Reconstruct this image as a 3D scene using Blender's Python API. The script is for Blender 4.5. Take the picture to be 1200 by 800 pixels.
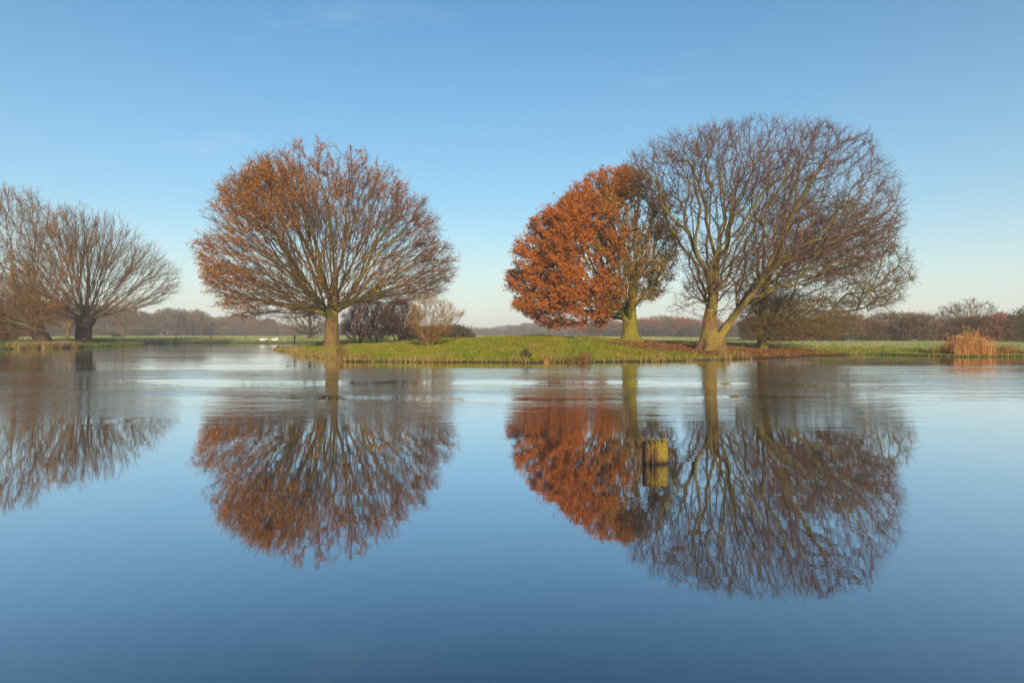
import bpy, math, random
import numpy as np
from mathutils import Vector

# ------------------------------------------------------------------ camera, sky, sun, exposure
scene = bpy.context.scene
for o in list(bpy.data.objects):
    bpy.data.objects.remove(o)
COL = scene.collection
FPX, HOR, EYE = 800.0, 391.0, 1.34          # focal length in photo pixels, horizon row, eye height over the water

cam_data = bpy.data.cameras.new('camera')
cam = bpy.data.objects.new('camera', cam_data)
COL.objects.link(cam)
cam.location = (0, 0, EYE)
cam.rotation_euler = (math.radians(90), 0, 0)
cam_data.sensor_width = 36
cam_data.lens = 36 * FPX / 1200
cam_data.shift_y = -(400 - HOR) / 1200
cam_data.clip_start = 0.1
cam_data.clip_end = 6000
scene.camera = cam

SUN_EL, SUN_AZ = 16.0, 171.0                # azimuth clockwise from +Y (the view direction): behind, a little to the right
world = bpy.data.worlds.new('World')
scene.world = world
world.use_nodes = True
wn, wl = world.node_tree.nodes, world.node_tree.links
wn.clear()
w_out = wn.new('ShaderNodeOutputWorld')
w_bg = wn.new('ShaderNodeBackground')
sky = wn.new('ShaderNodeTexSky')
sky.sky_type = 'NISHITA'
sky.sun_disc = False
sky.sun_elevation = math.radians(SUN_EL)
sky.sun_rotation = math.radians(SUN_AZ)
sky.altitude = 0
sky.air_density = 1.0
sky.dust_density = 0.35
sky.ozone_density = 3.0
w_bg.inputs['Strength'].default_value = 0.106
# faint wisps of high cloud
tc = wn.new('ShaderNodeTexCoord')
mp = wn.new('ShaderNodeMapping')
mp.inputs['Scale'].default_value = (2.2, 2.2, 9.0)
mp.inputs['Rotation'].default_value = (0.0, 0.25, 0.3)
nz = wn.new('ShaderNodeTexNoise')
nz.inputs['Scale'].default_value = 1.6
nz.inputs['Detail'].default_value = 7
nz.inputs['Roughness'].default_value = 0.6
cr = wn.new('ShaderNodeValToRGB')
cr.color_ramp.elements[0].position = 0.60
cr.color_ramp.elements[1].position = 0.85
cr.color_ramp.elements[1].color = (0.2, 0.2, 0.2, 1)
mx = wn.new('ShaderNodeMix')
mx.data_type = 'RGBA'
mx.inputs[7].default_value = (5.2, 5.6, 6.2, 1)
wl.new(tc.outputs['Generated'], mp.inputs['Vector'])
wl.new(mp.outputs[0], nz.inputs['Vector'])
wl.new(nz.outputs['Fac'], cr.inputs[0])
wl.new(cr.outputs[0], mx.inputs[0])
hs = wn.new('ShaderNodeHueSaturation')
hs.inputs['Hue'].default_value = 0.491
hs.inputs['Saturation'].default_value = 1.68
wl.new(sky.outputs[0], hs.inputs['Color'])
# morning haze low in the sky, the same all round the horizon
sxyz = wn.new('ShaderNodeSeparateXYZ')
wl.new(tc.outputs['Generated'], sxyz.inputs[0])
ab = wn.new('ShaderNodeMath'); ab.operation = 'ABSOLUTE'; wl.new(sxyz.outputs['Z'], ab.inputs[0])
ml = wn.new('ShaderNodeMath'); ml.operation = 'MULTIPLY'; ml.inputs[1].default_value = -4.0; wl.new(ab.outputs[0], ml.inputs[0])
ex = wn.new('ShaderNodeMath'); ex.operation = 'EXPONENT'; wl.new(ml.outputs[0], ex.inputs[0])
mu = wn.new('ShaderNodeMath'); mu.operation = 'MULTIPLY'; mu.inputs[1].default_value = 0.95; wl.new(ex.outputs[0], mu.inputs[0])
hzm = wn.new('ShaderNodeMix'); hzm.data_type = 'RGBA'
hzm.inputs[7].default_value = (5.2, 5.5, 5.15, 1)
wl.new(mu.outputs[0], hzm.inputs[0]); wl.new(hs.outputs[0], hzm.inputs[6])
wl.new(hzm.outputs[2], mx.inputs[6])
wl.new(mx.outputs[2], w_bg.inputs['Color'])
wl.new(w_bg.outputs[0], w_out.inputs['Surface'])

sun_data = bpy.data.lights.new('sun', 'SUN')
sun_data.energy = 5.0
sun_data.angle = math.radians(0.6)
sun_data.color = (1.0, 0.82, 0.58)
sun = bpy.data.objects.new('sun', sun_data)
COL.objects.link(sun)
_a, _e = math.radians(SUN_AZ), math.radians(SUN_EL)
_sd = Vector((math.sin(_a) * math.cos(_e), math.cos(_a) * math.cos(_e), math.sin(_e)))
sun.rotation_euler = _sd.to_track_quat('Z', 'Y').to_euler()

scene.render.engine = 'CYCLES'
vs = scene.view_settings
vs.view_transform = 'Standard'
vs.look = 'None'
vs.gamma = 1.0
vs.use_curve_mapping = False
vs.exposure = 0.55

# ------------------------------------------------------------------ helpers
def tag(o, label=None, cat=None, group=None, kind=None):
    if label: o['label'] = label
    if cat: o['category'] = cat
    if group: o['group'] = group
    if kind: o['kind'] = kind
    return o

def empty(name, loc, label, cat, group=None):
    o = bpy.data.objects.new(name, None)
    o.empty_display_size = 0.2
    o.location = loc
    COL.objects.link(o)
    return tag(o, label, cat, group)

def mesh_np(name, verts, faces, mat, smooth=True):
    """faces: numpy array (n, 3 or 4) or list of such arrays"""
    if not isinstance(faces, list):
        faces = [faces]
    faces = [np.asarray(f, dtype=np.int32) for f in faces if len(f)]
    verts = np.asarray(verts, dtype=np.float32)
    me = bpy.data.meshes.new(name)
    me.vertices.add(len(verts))
    me.vertices.foreach_set('co', verts.ravel())
    nl = sum(f.size for f in faces)
    nf = sum(len(f) for f in faces)
    me.loops.add(nl)
    me.loops.foreach_set('vertex_index', np.concatenate([f.ravel() for f in faces]))
    me.polygons.add(nf)
    sizes = np.concatenate([np.full(len(f), f.shape[1], np.int32) for f in faces])
    starts = np.concatenate([[0], np.cumsum(sizes)[:-1]]).astype(np.int32)
    me.polygons.foreach_set('loop_start', starts)
    me.polygons.foreach_set('loop_total', sizes)
    me.polygons.foreach_set('use_smooth', np.full(nf, smooth, dtype=bool))
    me.update(calc_edges=True)
    me.validate()
    if mat: me.materials.append(mat)
    return me

def obj(name, me, parent=None, loc=(0, 0, 0)):
    o = bpy.data.objects.new(name, me)
    o.location = loc
    COL.objects.link(o)
    if parent: o.parent = parent
    return o

def copy_tree(root, loc, rz=0.0, scale=(1, 1, 1), label=None):
    def rec(o, par):
        c = o.copy()
        COL.objects.link(c)
        c.parent = par
        for ch in o.children:
            rec(ch, c)
        return c
    c = rec(root, None)
    c.location = loc
    c.rotation_euler = (0, 0, rz)
    c.scale = scale
    if label: c['label'] = label
    return c

def norm(v):
    return v / np.maximum(np.linalg.norm(v, axis=-1, keepdims=True), 1e-9)

# pixel of the 1200x800 photograph + distance -> metres
def px_x(px, D): return (px - 600.0) / FPX * D
def px_z(py, D): return EYE + (HOR - py) / FPX * D

# ------------------------------------------------------------------ materials
def new_mat(name):
    m = bpy.data.materials.new(name)
    m.use_nodes = True
    nt = m.node_tree
    b = nt.nodes['Principled BSDF']
    return m, nt, b

def noise_node(nt, scale, detail=5, rough=0.6, vec=None, mapscale=None):
    n = nt.nodes.new('ShaderNodeTexNoise')
    n.inputs['Scale'].default_value = scale
    n.inputs['Detail'].default_value = detail
    n.inputs['Roughness'].default_value = rough
    if vec is not None:
        if mapscale:
            m = nt.nodes.new('ShaderNodeMapping')
            m.inputs['Scale'].default_value = mapscale
            nt.links.new(vec, m.inputs['Vector'])
            vec = m.outputs[0]
        nt.links.new(vec, n.inputs['Vector'])
    return n

def ramp(nt, fac, stops):
    r = nt.nodes.new('ShaderNodeValToRGB')
    el = r.color_ramp.elements
    while len(el) < len(stops):
        el.new(0.5)
    for e, (p, c) in zip(el, stops):
        e.position = p
        e.color = (c[0], c[1], c[2], 1) if not isinstance(c, (int, float)) else (c, c, c, 1)
    nt.links.new(fac, r.inputs[0])
    return r.outputs[0]

def mixc(nt, fac, a, b):
    m = nt.nodes.new('ShaderNodeMix')
    m.data_type = 'RGBA'
    for sock, v in ((0, fac), (6, a), (7, b)):
        if hasattr(v, 'links') or hasattr(v, 'is_linked'):
            nt.links.new(v, m.inputs[sock])
        elif isinstance(v, (int, float)):
            m.inputs[sock].default_value = v
        else:
            m.inputs[sock].default_value = (v[0], v[1], v[2], 1)
    return m.outputs[2]

def mathn(nt, op, a, b=None, clamp=False):
    m = nt.nodes.new('ShaderNodeMath')
    m.operation = op
    m.use_clamp = clamp
    for i, v in enumerate((a, b)):
        if v is None: continue
        if isinstance(v, (int, float)): m.inputs[i].default_value = v
        else: nt.links.new(v, m.inputs[i])
    return m.outputs[0]

def bump(nt, b, height, strength, dist):
    n = nt.nodes.new('ShaderNodeBump')
    n.inputs['Strength'].default_value = strength
    n.inputs['Distance'].default_value = dist
    nt.links.new(height, n.inputs['Height'])
    nt.links.new(n.outputs[0], b.inputs['Normal'])

def bark_mat(name, c1, c2, moss, moss_amt, ridge=7.0):
    m, nt, b = new_mat(name)
    g = nt.nodes.new('ShaderNodeNewGeometry')
    P = g.outputs['Position']
    n1 = noise_node(nt, ridge, 6, 0.65, P, (1, 1, 0.22))
    n2 = noise_node(nt, 1.1, 5, 0.6, P)
    col = ramp(nt, n1.outputs['Fac'], [(0.3, c1), (0.68, c2)])
    f = ramp(nt, n2.outputs['Fac'], [(0.62 - moss_amt * 0.45, 0.0), (0.82 - moss_amt * 0.45, 1.0)])
    n3 = noise_node(nt, 14, 3, 0.5, P)
    mossv = ramp(nt, n3.outputs['Fac'], [(0.3, tuple(v * 0.65 for v in moss)), (0.7, tuple(v * 1.2 for v in moss))])
    nt.links.new(mixc(nt, f, col, mossv), b.inputs['Base Color'])
    b.inputs['Roughness'].default_value = 0.9
    b.inputs['Specular IOR Level'].default_value = 0.15
    bump(nt, b, n1.outputs['Fac'], 1.0, 0.10)
    return m

def plain_mat(name, c1, c2, scale=0.6, rough=0.9):
    m, nt, b = new_mat(name)
    g = nt.nodes.new('ShaderNodeNewGeometry')
    n = noise_node(nt, scale, 4, 0.6, g.outputs['Position'])
    nt.links.new(ramp(nt, n.outputs['Fac'], [(0.32, c1), (0.68, c2)]), b.inputs['Base Color'])
    b.inputs['Roughness'].default_value = rough
    b.inputs['Specular IOR Level'].default_value = 0.15
    return m

def leaf_mat(name, stops, patch=None, trans=0.3, patch_scale=0.35):
    """colour varies per leaf, and in drifts through the plant"""
    m, nt, b = new_mat(name)
    g = nt.nodes.new('ShaderNodeNewGeometry')
    col = ramp(nt, g.outputs['Random Per Island'], stops)
    if patch:
        n = noise_node(nt, patch_scale, 4, 0.6, g.outputs['Position'])
        f = ramp(nt, n.outputs['Fac'], [(0.42, 0.0), (0.62, 1.0)])
        f2 = mathn(nt, 'MULTIPLY', f, 0.85)
        col = mixc(nt, f2, col, patch)
    nt.links.new(col, b.inputs['Base Color'])
    b.inputs['Roughness'].default_value = 0.65
    b.inputs['Specular IOR Level'].default_value = 0.2
    t = nt.nodes.new('ShaderNodeBsdfTranslucent')
    nt.links.new(col, t.inputs['Color'])
    ms = nt.nodes.new('ShaderNodeMixShader')
    ms.inputs[0].default_value = trans
    nt.links.new(b.outputs[0], ms.inputs[1])
    nt.links.new(t.outputs[0], ms.inputs[2])
    nt.links.new(ms.outputs[0], nt.nodes['Material Output'].inputs['Surface'])
    return m

M = {}
M['oak_bark'] = bark_mat('oak_bark', (0.055, 0.030, 0.014), (0.22, 0.115, 0.048), (0.15, 0.135, 0.02), 0.34, 9)
M['oak_limb'] = bark_mat('oak_limb', (0.06, 0.045, 0.02), (0.17, 0.12, 0.05), (0.15, 0.135, 0.025), 0.50, 5)
M['moss_bark'] = bark_mat('moss_bark', (0.06, 0.042, 0.018), (0.18, 0.13, 0.04), (0.17, 0.155, 0.016), 0.62, 8)
M['old_bark'] = bark_mat('old_bark', (0.05, 0.028, 0.014), (0.24, 0.125, 0.055), (0.20, 0.17, 0.02), 0.42, 9)
M['willow_bark'] = bark_mat('willow_bark', (0.03, 0.02, 0.014), (0.10, 0.06, 0.036), (0.09, 0.085, 0.03), 0.15, 5)
M['willow_limb'] = bark_mat('willow_limb', (0.055, 0.038, 0.02), (0.14, 0.095, 0.045), (0.13, 0.115, 0.035), 0.35, 4)
M['oak_twig'] = plain_mat('oak_twig', (0.085, 0.05, 0.026), (0.13, 0.068, 0.032))
M['olive_twig'] = plain_mat('olive_twig', (0.095, 0.07, 0.024), (0.14, 0.092, 0.035))
M['purple_twig'] = plain_mat('purple_twig', (0.095, 0.049, 0.033), (0.14, 0.073, 0.042), 0.4)
M['willow_twig'] = plain_mat('willow_twig', (0.10, 0.06, 0.025), (0.155, 0.09, 0.035), 0.25)
M['orange_twig'] = plain_mat('orange_twig', (0.12, 0.065, 0.022), (0.25, 0.13, 0.036), 0.4)
M['gold_twig'] = plain_mat('gold_twig', (0.15, 0.085, 0.03), (0.26, 0.15, 0.045), 0.8)
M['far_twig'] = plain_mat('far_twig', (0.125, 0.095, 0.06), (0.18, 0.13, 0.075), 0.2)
M['mauve_twig'] = plain_mat('mauve_twig', (0.20, 0.11, 0.085), (0.27, 0.155, 0.115), 0.5)
M['russet_leaf'] = leaf_mat('russet_leaf', [(0.0, (0.20, 0.065, 0.014)), (0.5, (0.37, 0.135, 0.02)), (1.0, (0.56, 0.235, 0.035))])
M['copper_leaf'] = leaf_mat('copper_leaf', [(0.0, (0.24, 0.06, 0.010)), (0.5, (0.42, 0.12, 0.012)), (1.0, (0.58, 0.19, 0.02))])
M['olive_leaf'] = leaf_mat('olive_leaf', [(0.0, (0.13, 0.075, 0.02)), (0.5, (0.25, 0.145, 0.03)), (1.0, (0.33, 0.23, 0.04))])
M['rust_leaf'] = leaf_mat('rust_leaf', [(0.0, (0.13, 0.06, 0.026)), (0.5, (0.21, 0.10, 0.036)), (1.0, (0.29, 0.15, 0.05))])
M['red_leaf'] = leaf_mat('red_leaf', [(0.0, (0.19, 0.055, 0.025)), (0.6, (0.34, 0.095, 0.034)), (1.0, (0.40, 0.15, 0.05))])
M['brown_leaf'] = leaf_mat('brown_leaf', [(0.0, (0.12, 0.075, 0.035)), (0.5, (0.21, 0.13, 0.05)), (1.0, (0.30, 0.18, 0.06))])
M['green_leaf'] = leaf_mat('green_leaf', [(0.0, (0.035, 0.05, 0.02)), (0.6, (0.07, 0.09, 0.028)), (1.0, (0.12, 0.13, 0.035))])
M['dark_leaf'] = leaf_mat('dark_leaf', [(0.0, (0.025, 0.035, 0.02)), (0.6, (0.05, 0.055, 0.025)), (1.0, (0.09, 0.075, 0.035))])
M['grass'] = leaf_mat('grass', [(0.0, (0.07, 0.14, 0.004)), (0.55, (0.17, 0.245, 0.008)), (1.0, (0.38, 0.32, 0.02))], (0.31, 0.24, 0.025), 0.35, 0.42)
M['dry_grass'] = leaf_mat('dry_grass', [(0.0, (0.17, 0.14, 0.035)), (0.5, (0.30, 0.20, 0.06)), (1.0, (0.42, 0.28, 0.10))])
M['bank_grass'] = leaf_mat('bank_grass', [(0.0, (0.05, 0.08, 0.014)), (0.5, (0.10, 0.14, 0.025)), (1.0, (0.19, 0.18, 0.04))])
M['lush_grass'] = leaf_mat('lush_grass', [(0.0, (0.09, 0.14, 0.016)), (1.0, (0.19, 0.24, 0.03))])
M['reed'] = leaf_mat('reed', [(0.0, (0.36, 0.16, 0.05)), (0.5, (0.55, 0.27, 0.08)), (1.0, (0.68, 0.40, 0.16))])
M['straw'] = leaf_mat('straw', [(0.0, (0.16, 0.09, 0.03)), (0.5, (0.28, 0.17, 0.05)), (1.0, (0.40, 0.26, 0.08))])
M['meadow_grass'] = leaf_mat('meadow_grass', [(0.0, (0.12, 0.16, 0.03)), (0.5, (0.22, 0.25, 0.07)), (1.0, (0.38, 0.37, 0.18))], (0.36, 0.35, 0.16), 0.3, 0.12)
M['litter'] = leaf_mat('litter', [(0.0, (0.11, 0.05, 0.02)), (0.5, (0.22, 0.095, 0.03)), (1.0, (0.36, 0.17, 0.055))], None, 0.1)
M['post'] = plain_mat('post_wood', (0.05, 0.04, 0.03), (0.10, 0.08, 0.055), 6)
M['wire'] = plain_mat('wire', (0.09, 0.085, 0.08), (0.13, 0.12, 0.11), 5, 0.5)
M['cow'] = plain_mat('cow_coat', (0.018, 0.012, 0.010), (0.035, 0.022, 0.016), 3)
M['swan'] = plain_mat('swan_plumage', (0.50, 0.49, 0.47), (0.60, 0.59, 0.57), 4)
M['beak'] = plain_mat('swan_beak', (0.55, 0.20, 0.04), (0.62, 0.25, 0.05), 9, 0.5)

# ------------------------------------------------------------------ ground and water
LAND = np.array([(1500, 22), (200, 30), (60, 36), (38, 38.5), (31, 40.5), (27.8, 39.6), (25.6, 39.9), (24.6, 42.6), (23, 43.9),
    (18.6, 41.6), (13.9, 37.2), (11.6, 35.9), (8.4, 33.6), (4, 32.0), (0, 31.6), (-4, 31.9), (-8.1, 32.8), (-10.6, 37), (-14.9, 46.6),
    (-18, 53), (-20.7, 59.0), (-19.5, 62), (-15, 62.5), (-10, 64.5), (-6, 69), (-7, 75), (-12, 81), (-20, 89), (-30, 95.5),
    (-40, 98), (-53, 96), (-47, 88), (-43.3, 80), (-43.5, 72), (-42.5, 64), (-44, 58), (-52, 50), (-80, 38), (-300, 20),
    (-1500, 15), (-1500, 1500), (1500, 1500)], float)

def sdf(x, y):
    """distance from the shoreline, positive on land"""
    x = np.asarray(x, float); y = np.asarray(y, float)
    d2 = np.full(x.shape, 1e18)
    inside = np.zeros(x.shape, bool)
    n = len(LAND)
    for i in range(n):
        ax, ay = LAND[i]; bx, by = LAND[(i + 1) % n]
        ex, ey = bx - ax, by - ay
        t = np.clip(((x - ax) * ex + (y - ay) * ey) / (ex * ex + ey * ey), 0, 1)
        d2 = np.minimum(d2, (x - ax - t * ex) ** 2 + (y - ay - t * ey) ** 2)
        c = ((ay > y) != (by > y))
        with np.errstate(divide='ignore', invalid='ignore'):
            xi = ax + (y - ay) * ex / (ey if ey != 0 else 1e-9)
        inside ^= c & (x < xi)
    d = np.sqrt(d2) * np.where(inside, 1, -1)
    d = d + 0.16 * np.sin(x * 1.3 + 0.7 * np.sin(y * 0.9)) + 0.10 * np.sin(x * 3.1 + 1.0 + y * 1.7) + 0.06 * np.sin(x * 6.3 + y * 2.9)
    return np.maximum(d, -2.2 - y)          # the bank the photographer stands on

def height(x, y):
    x = np.asarray(x, float); y = np.asarray(y, float)
    d = sdf(x, y)
    T = 0.5 + 0.66 * np.exp(-((x - 1.5) / 11) ** 2 - ((y - 47) / 8.5) ** 2)
    T = T - 0.16 * (1 / (1 + np.exp(-(x - 20) / 3.0))) * (y > 0)
    L = 5.2
    z = 0.07 * np.clip(d / 0.25, 0, 1) + (T - 0.07) * (1 - np.exp(-np.maximum(d, 0) / L))
    z = z + 0.035 * np.sin(x * 0.9 + 1.3 * np.sin(y * 0.5)) * np.sin(y * 0.8) * np.clip(d / 3, 0, 1)
    z = z + 0.02 * np.sin(x * 2.7 + y * 1.1) * np.clip(d / 2, 0, 1)
    return np.where(d > 0, z, np.maximum(-1.2, d * 0.35))

def hz(x, y): return float(height(np.array([x]), np.array([y]))[0])

def axis(parts):
    return np.unique(np.concatenate([np.arange(a, b, s) for a, b, s in parts] + [[parts[-1][1]]]))
AX = axis([(-1500, -300, 100), (-300, -120, 12), (-120, -62, 2), (-62, 46, 0.5), (46, 120, 2), (120, 300, 12), (300, 1500, 100)])
AY = axis([(-1500, -100, 140), (-100, -10, 10), (-10, 0, 0.5), (0, 28, 2), (28, 70, 0.5), (70, 112, 1), (112, 300, 8), (300, 1500, 75)])
GX, GY = np.meshgrid(AX, AY)
GZ = height(GX, GY)
nx, ny = len(AX), len(AY)
gv = np.stack([GX.ravel(), GY.ravel(), GZ.ravel()], 1)
ii = (np.arange(ny - 1)[:, None] * nx + np.arange(nx - 1)[None, :]).ravel()
gf = np.stack([ii, ii + 1, ii + nx + 1, ii + nx], 1)

gm, nt, b = new_mat('ground_turf')
g = nt.nodes.new('ShaderNodeNewGeometry'); GP = g.outputs['Position']
sx = nt.nodes.new('ShaderNodeSeparateXYZ'); nt.links.new(GP, sx.inputs[0])
n_big = noise_node(nt, 0.33, 6, 0.65, GP)
n_mid = noise_node(nt, 2.2, 5, 0.65, GP)
n_fin = noise_node(nt, 16, 3, 0.6, GP)
turf = ramp(nt, n_mid.outputs['Fac'], [(0.3, (0.08, 0.11, 0.010)), (0.55, (0.14, 0.165, 0.015)), (0.75, (0.24, 0.20, 0.03))])
turf = mixc(nt, mathn(nt, 'MULTIPLY', ramp(nt, n_big.outputs['Fac'], [(0.42, 0.0), (0.62, 1.0)]), 0.55), turf, (0.22, 0.17, 0.05))
# frosted, paler meadow away from the island
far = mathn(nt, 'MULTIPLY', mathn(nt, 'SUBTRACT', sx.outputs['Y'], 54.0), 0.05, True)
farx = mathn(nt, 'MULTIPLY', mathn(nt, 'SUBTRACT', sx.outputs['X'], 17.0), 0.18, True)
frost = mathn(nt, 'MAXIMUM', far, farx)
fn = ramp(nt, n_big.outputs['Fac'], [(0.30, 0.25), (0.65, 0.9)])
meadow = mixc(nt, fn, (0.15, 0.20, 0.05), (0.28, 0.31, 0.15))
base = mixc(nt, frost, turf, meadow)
# fallen leaves round the two right-hand trunks
lx = mathn(nt, 'DIVIDE', mathn(nt, 'SUBTRACT', sx.outputs['X'], 13.5), 7.0)
ly = mathn(nt, 'DIVIDE', mathn(nt, 'SUBTRACT', sx.outputs['Y'], 42.5), 6.5)
lr = mathn(nt, 'ADD', mathn(nt, 'MULTIPLY', lx, lx), mathn(nt, 'MULTIPLY', ly, ly))
lm = mathn(nt, 'ADD', mathn(nt, 'SUBTRACT', 1.25, lr), mathn(nt, 'MULTIPLY', mathn(nt, 'SUBTRACT', n_mid.outputs['Fac'], 0.5), 2.0))
lmask = ramp(nt, lm, [(0.15, 0.0), (0.6, 1.0)])
lit = ramp(nt, n_fin.outputs['Fac'], [(0.3, (0.11, 0.045, 0.02)), (0.7, (0.26, 0.10, 0.035))])
base = mixc(nt, lmask, base, lit)
# wet mud below and at the waterline
mud = ramp(nt, mathn(nt, 'ADD', sx.outputs['Z'], mathn(nt, 'MULTIPLY', n_mid.outputs['Fac'], 0.06)), [(0.07, 1.0), (0.14, 0.0)])
base = mixc(nt, mud, base, (0.055, 0.042, 0.022))
nt.links.new(base, b.inputs['Base Color'])
b.inputs['Roughness'].default_value = 0.95
b.inputs['Specular IOR Level'].default_value = 0.1
bump(nt, b, n_fin.outputs['Fac'], 0.7, 0.06)
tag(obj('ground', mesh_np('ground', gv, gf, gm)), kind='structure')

wm, nt, b = new_mat('river_water')
g = nt.nodes.new('ShaderNodeNewGeometry'); WP = g.outputs['Position']
sx = nt.nodes.new('ShaderNodeSeparateXYZ'); nt.links.new(WP, sx.inputs[0])
for nd in [b]: nt.nodes.remove(nd)
dif = nt.nodes.new('ShaderNodeBsdfDiffuse'); dif.inputs['Color'].default_value = (0.006, 0.013, 0.022, 1)
glo = nt.nodes.new('ShaderNodeBsdfGlossy'); glo.distribution = 'GGX'
glo.inputs['Color'].default_value = (0.93, 0.95, 0.97, 1)
fre = nt.nodes.new('ShaderNodeLayerWeight'); fre.inputs['Blend'].default_value = 0.5
# patches of breeze-ruffled water in midstream, glassy elsewhere
patch = noise_node(nt, 1.0, 5, 0.6, WP, (0.045, 0.30, 1))
pm = ramp(nt, patch.outputs['Fac'], [(0.42, 0.08), (0.56, 1.0)])
ydist = mathn(nt, 'MULTIPLY', mathn(nt, 'MULTIPLY', mathn(nt, 'SUBTRACT', sx.outputs['Y'], 9.0), 0.16, True), mathn(nt, 'ADD', 0.3, mathn(nt, 'MULTIPLY', mathn(nt, 'SUBTRACT', 31.0, sx.outputs['Y']), 0.12, True)))
ruff = mathn(nt, 'MULTIPLY', pm, ydist)
rough = mathn(nt, 'ADD', mathn(nt, 'MULTIPLY', ruff, 0.075), 0.014)
nt.links.new(rough, glo.inputs['Roughness'])
rip = noise_node(nt, 1.0, 4, 0.55, WP, (0.9, 4.2, 1))
rip2 = noise_node(nt, 1.0, 3, 0.5, WP, (0.22, 0.8, 1))
hgt = mathn(nt, 'ADD', mathn(nt, 'MULTIPLY', rip.outputs['Fac'], mathn(nt, 'ADD', mathn(nt, 'MULTIPLY', ruff, 0.9), 0.03)), mathn(nt, 'MULTIPLY', rip2.outputs['Fac'], 0.09))
bn = nt.nodes.new('ShaderNodeBump'); bn.inputs['Strength'].default_value = 1.0; bn.inputs['Distance'].default_value = 0.016
nt.links.new(hgt, bn.inputs['Height'])
for s in (glo, fre): nt.links.new(bn.outputs[0], s.inputs['Normal'])
ms = nt.nodes.new('ShaderNodeMixShader')
nt.links.new(ramp(nt, fre.outputs['Facing'], [(0.0, 0.04), (0.40, 0.10), (0.54, 0.27), (0.69, 0.56), (0.81, 0.78), (0.93, 0.93), (1.0, 0.98)]), ms.inputs[0]); nt.links.new(dif.outputs[0], ms.inputs[1]); nt.links.new(glo.outputs[0], ms.inputs[2])
nt.links.new(ms.outputs[0], nt.nodes['Material Output'].inputs['Surface'])
wv = [(-1490, -1490, 0), (1490, -1490, 0), (1490, 1490, 0), (-1490, 1490, 0)]
tag(obj('water', mesh_np('water', wv, np.array([[0, 1, 2, 3]]), wm, False)), kind='structure')

# ------------------------------------------------------------------ plant building
def in_poly(poly, x, y):
    poly = np.asarray(poly, float)
    ins = np.zeros(x.shape, bool)
    n = len(poly)
    for i in range(n):
        ax, ay = poly[i]; bx, by = poly[(i + 1) % n]
        if ay == by: continue
        ins ^= ((ay > y) != (by > y)) & (x < ax + (y - ay) * (bx - ax) / (by - ay))
    return ins

def crown_points(poly, n, rng, depth=0.85, shell=0.6, yoff=0.0):
    """points through a volume whose outline seen along Y is poly (metres, x-z), rounded in depth"""
    poly = np.asarray(poly, float)
    lo, hi = poly.min(0), poly.max(0)
    zt = np.linspace(lo[1], hi[1], 60)
    xs = np.linspace(lo[0], hi[0], 160)
    XX, ZZ = np.meshgrid(xs, zt)
    I = in_poly(poly, XX, ZZ)
    xmin = np.where(I, XX, 1e9).min(1); xmax = np.where(I, XX, -1e9).max(1)
    ok = xmax > xmin
    xmin = np.interp(zt, zt[ok], xmin[ok]); xmax = np.interp(zt, zt[ok], xmax[ok])
    ker = np.ones(7) / 7
    hw = np.convolve(np.pad((xmax - xmin) / 2, 3, 'edge'), ker, 'valid')
    out = []
    got = 0
    while got < n:
        x = rng.uniform(lo[0], hi[0], n * 3); z = rng.uniform(lo[1], hi[1], n * 3)
        k = in_poly(poly, x, z)
        x, z = x[k], z[k]
        c = np.interp(z, zt, (xmin + xmax) / 2); w = np.interp(z, zt, hw)
        y = rng.uniform(-1, 1, len(x)) * hw.max()
        s2 = ((x - c) / np.maximum(w, .01)) ** 2 + (y / np.maximum(w, .01)) ** 2
        zc = (z - lo[1]) / (hi[1] - lo[1])
        keep = (s2 < 1) & (rng.uniform(0, 1, len(x)) < (1 - shell) + shell * np.maximum(s2, zc ** 3))
        p = np.stack([x, y * depth + yoff, z], 1)[keep]
        out.append(p); got += len(p)
    return np.concatenate(out)[:n]

def grow(chain, starts, targets, bf=0.5, kang=0.6):
    """connect every target to the trunk chain by the cheapest path: short, direct and without sharp turns"""
    nc, n = len(chain), len(targets)
    pos = np.concatenate([chain, targets]); par = np.full(nc + n, -1)
    par[1:nc] = np.arange(nc - 1)
    path = np.zeros(nc + n)
    for i in range(1, nc): path[i] = path[i - 1] + np.linalg.norm(chain[i] - chain[i - 1])
    best = np.full(n, 1e18); bp = np.full(n, -1)
    order = []
    newidx = np.full(nc + n, -1)
    newidx[:nc] = np.arange(nc)
    opos = [p for p in chain]; opar = list(par[:nc])
    dirs = np.zeros((nc + n, 3))
    for i in range(nc):
        dirs[i] = chain[min(i + 1, nc - 1)] - chain[max(i - 1, 0)]
    dirs = norm(dirs)
    def update(j, k):
        v = targets - pos[j]
        dist = np.sqrt((v * v).sum(1)) + 1e-9
        c = dist * (1 + k * (1 - (v @ dirs[j]) / dist)) + bf * path[j]
        better = c < best
        best[better] = c[better]; bp[better] = j
    for j in starts: update(j, kang * 0.35)
    alive = np.ones(n, bool)
    for step in range(n):
        i = int(np.argmin(np.where(alive, best, 1e18)))
        j = bp[i]
        alive[i] = False
        q = nc + i
        newidx[q] = len(opos)
        opos.append(pos[q]); opar.append(newidx[j])
        v = pos[q] - pos[j]
        L = np.linalg.norm(v)
        path[q] = path[j] + L
        dirs[q] = v / max(L, 1e-9) * 0.7 + dirs[j] * 0.3
        dirs[q] /= np.linalg.norm(dirs[q])
        update(q, kang)
    return np.array(opos), np.array(opar)

def tip_counts(par):
    n = len(par)
    cnt = np.zeros(n); kids = np.zeros(n, int)
    np.add.at(kids, par[par >= 0], 1)
    cnt[kids == 0] = 1
    for i in range(n - 1, 0, -1):
        if par[i] >= 0: cnt[par[i]] += cnt[i]
    return cnt, kids

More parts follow.
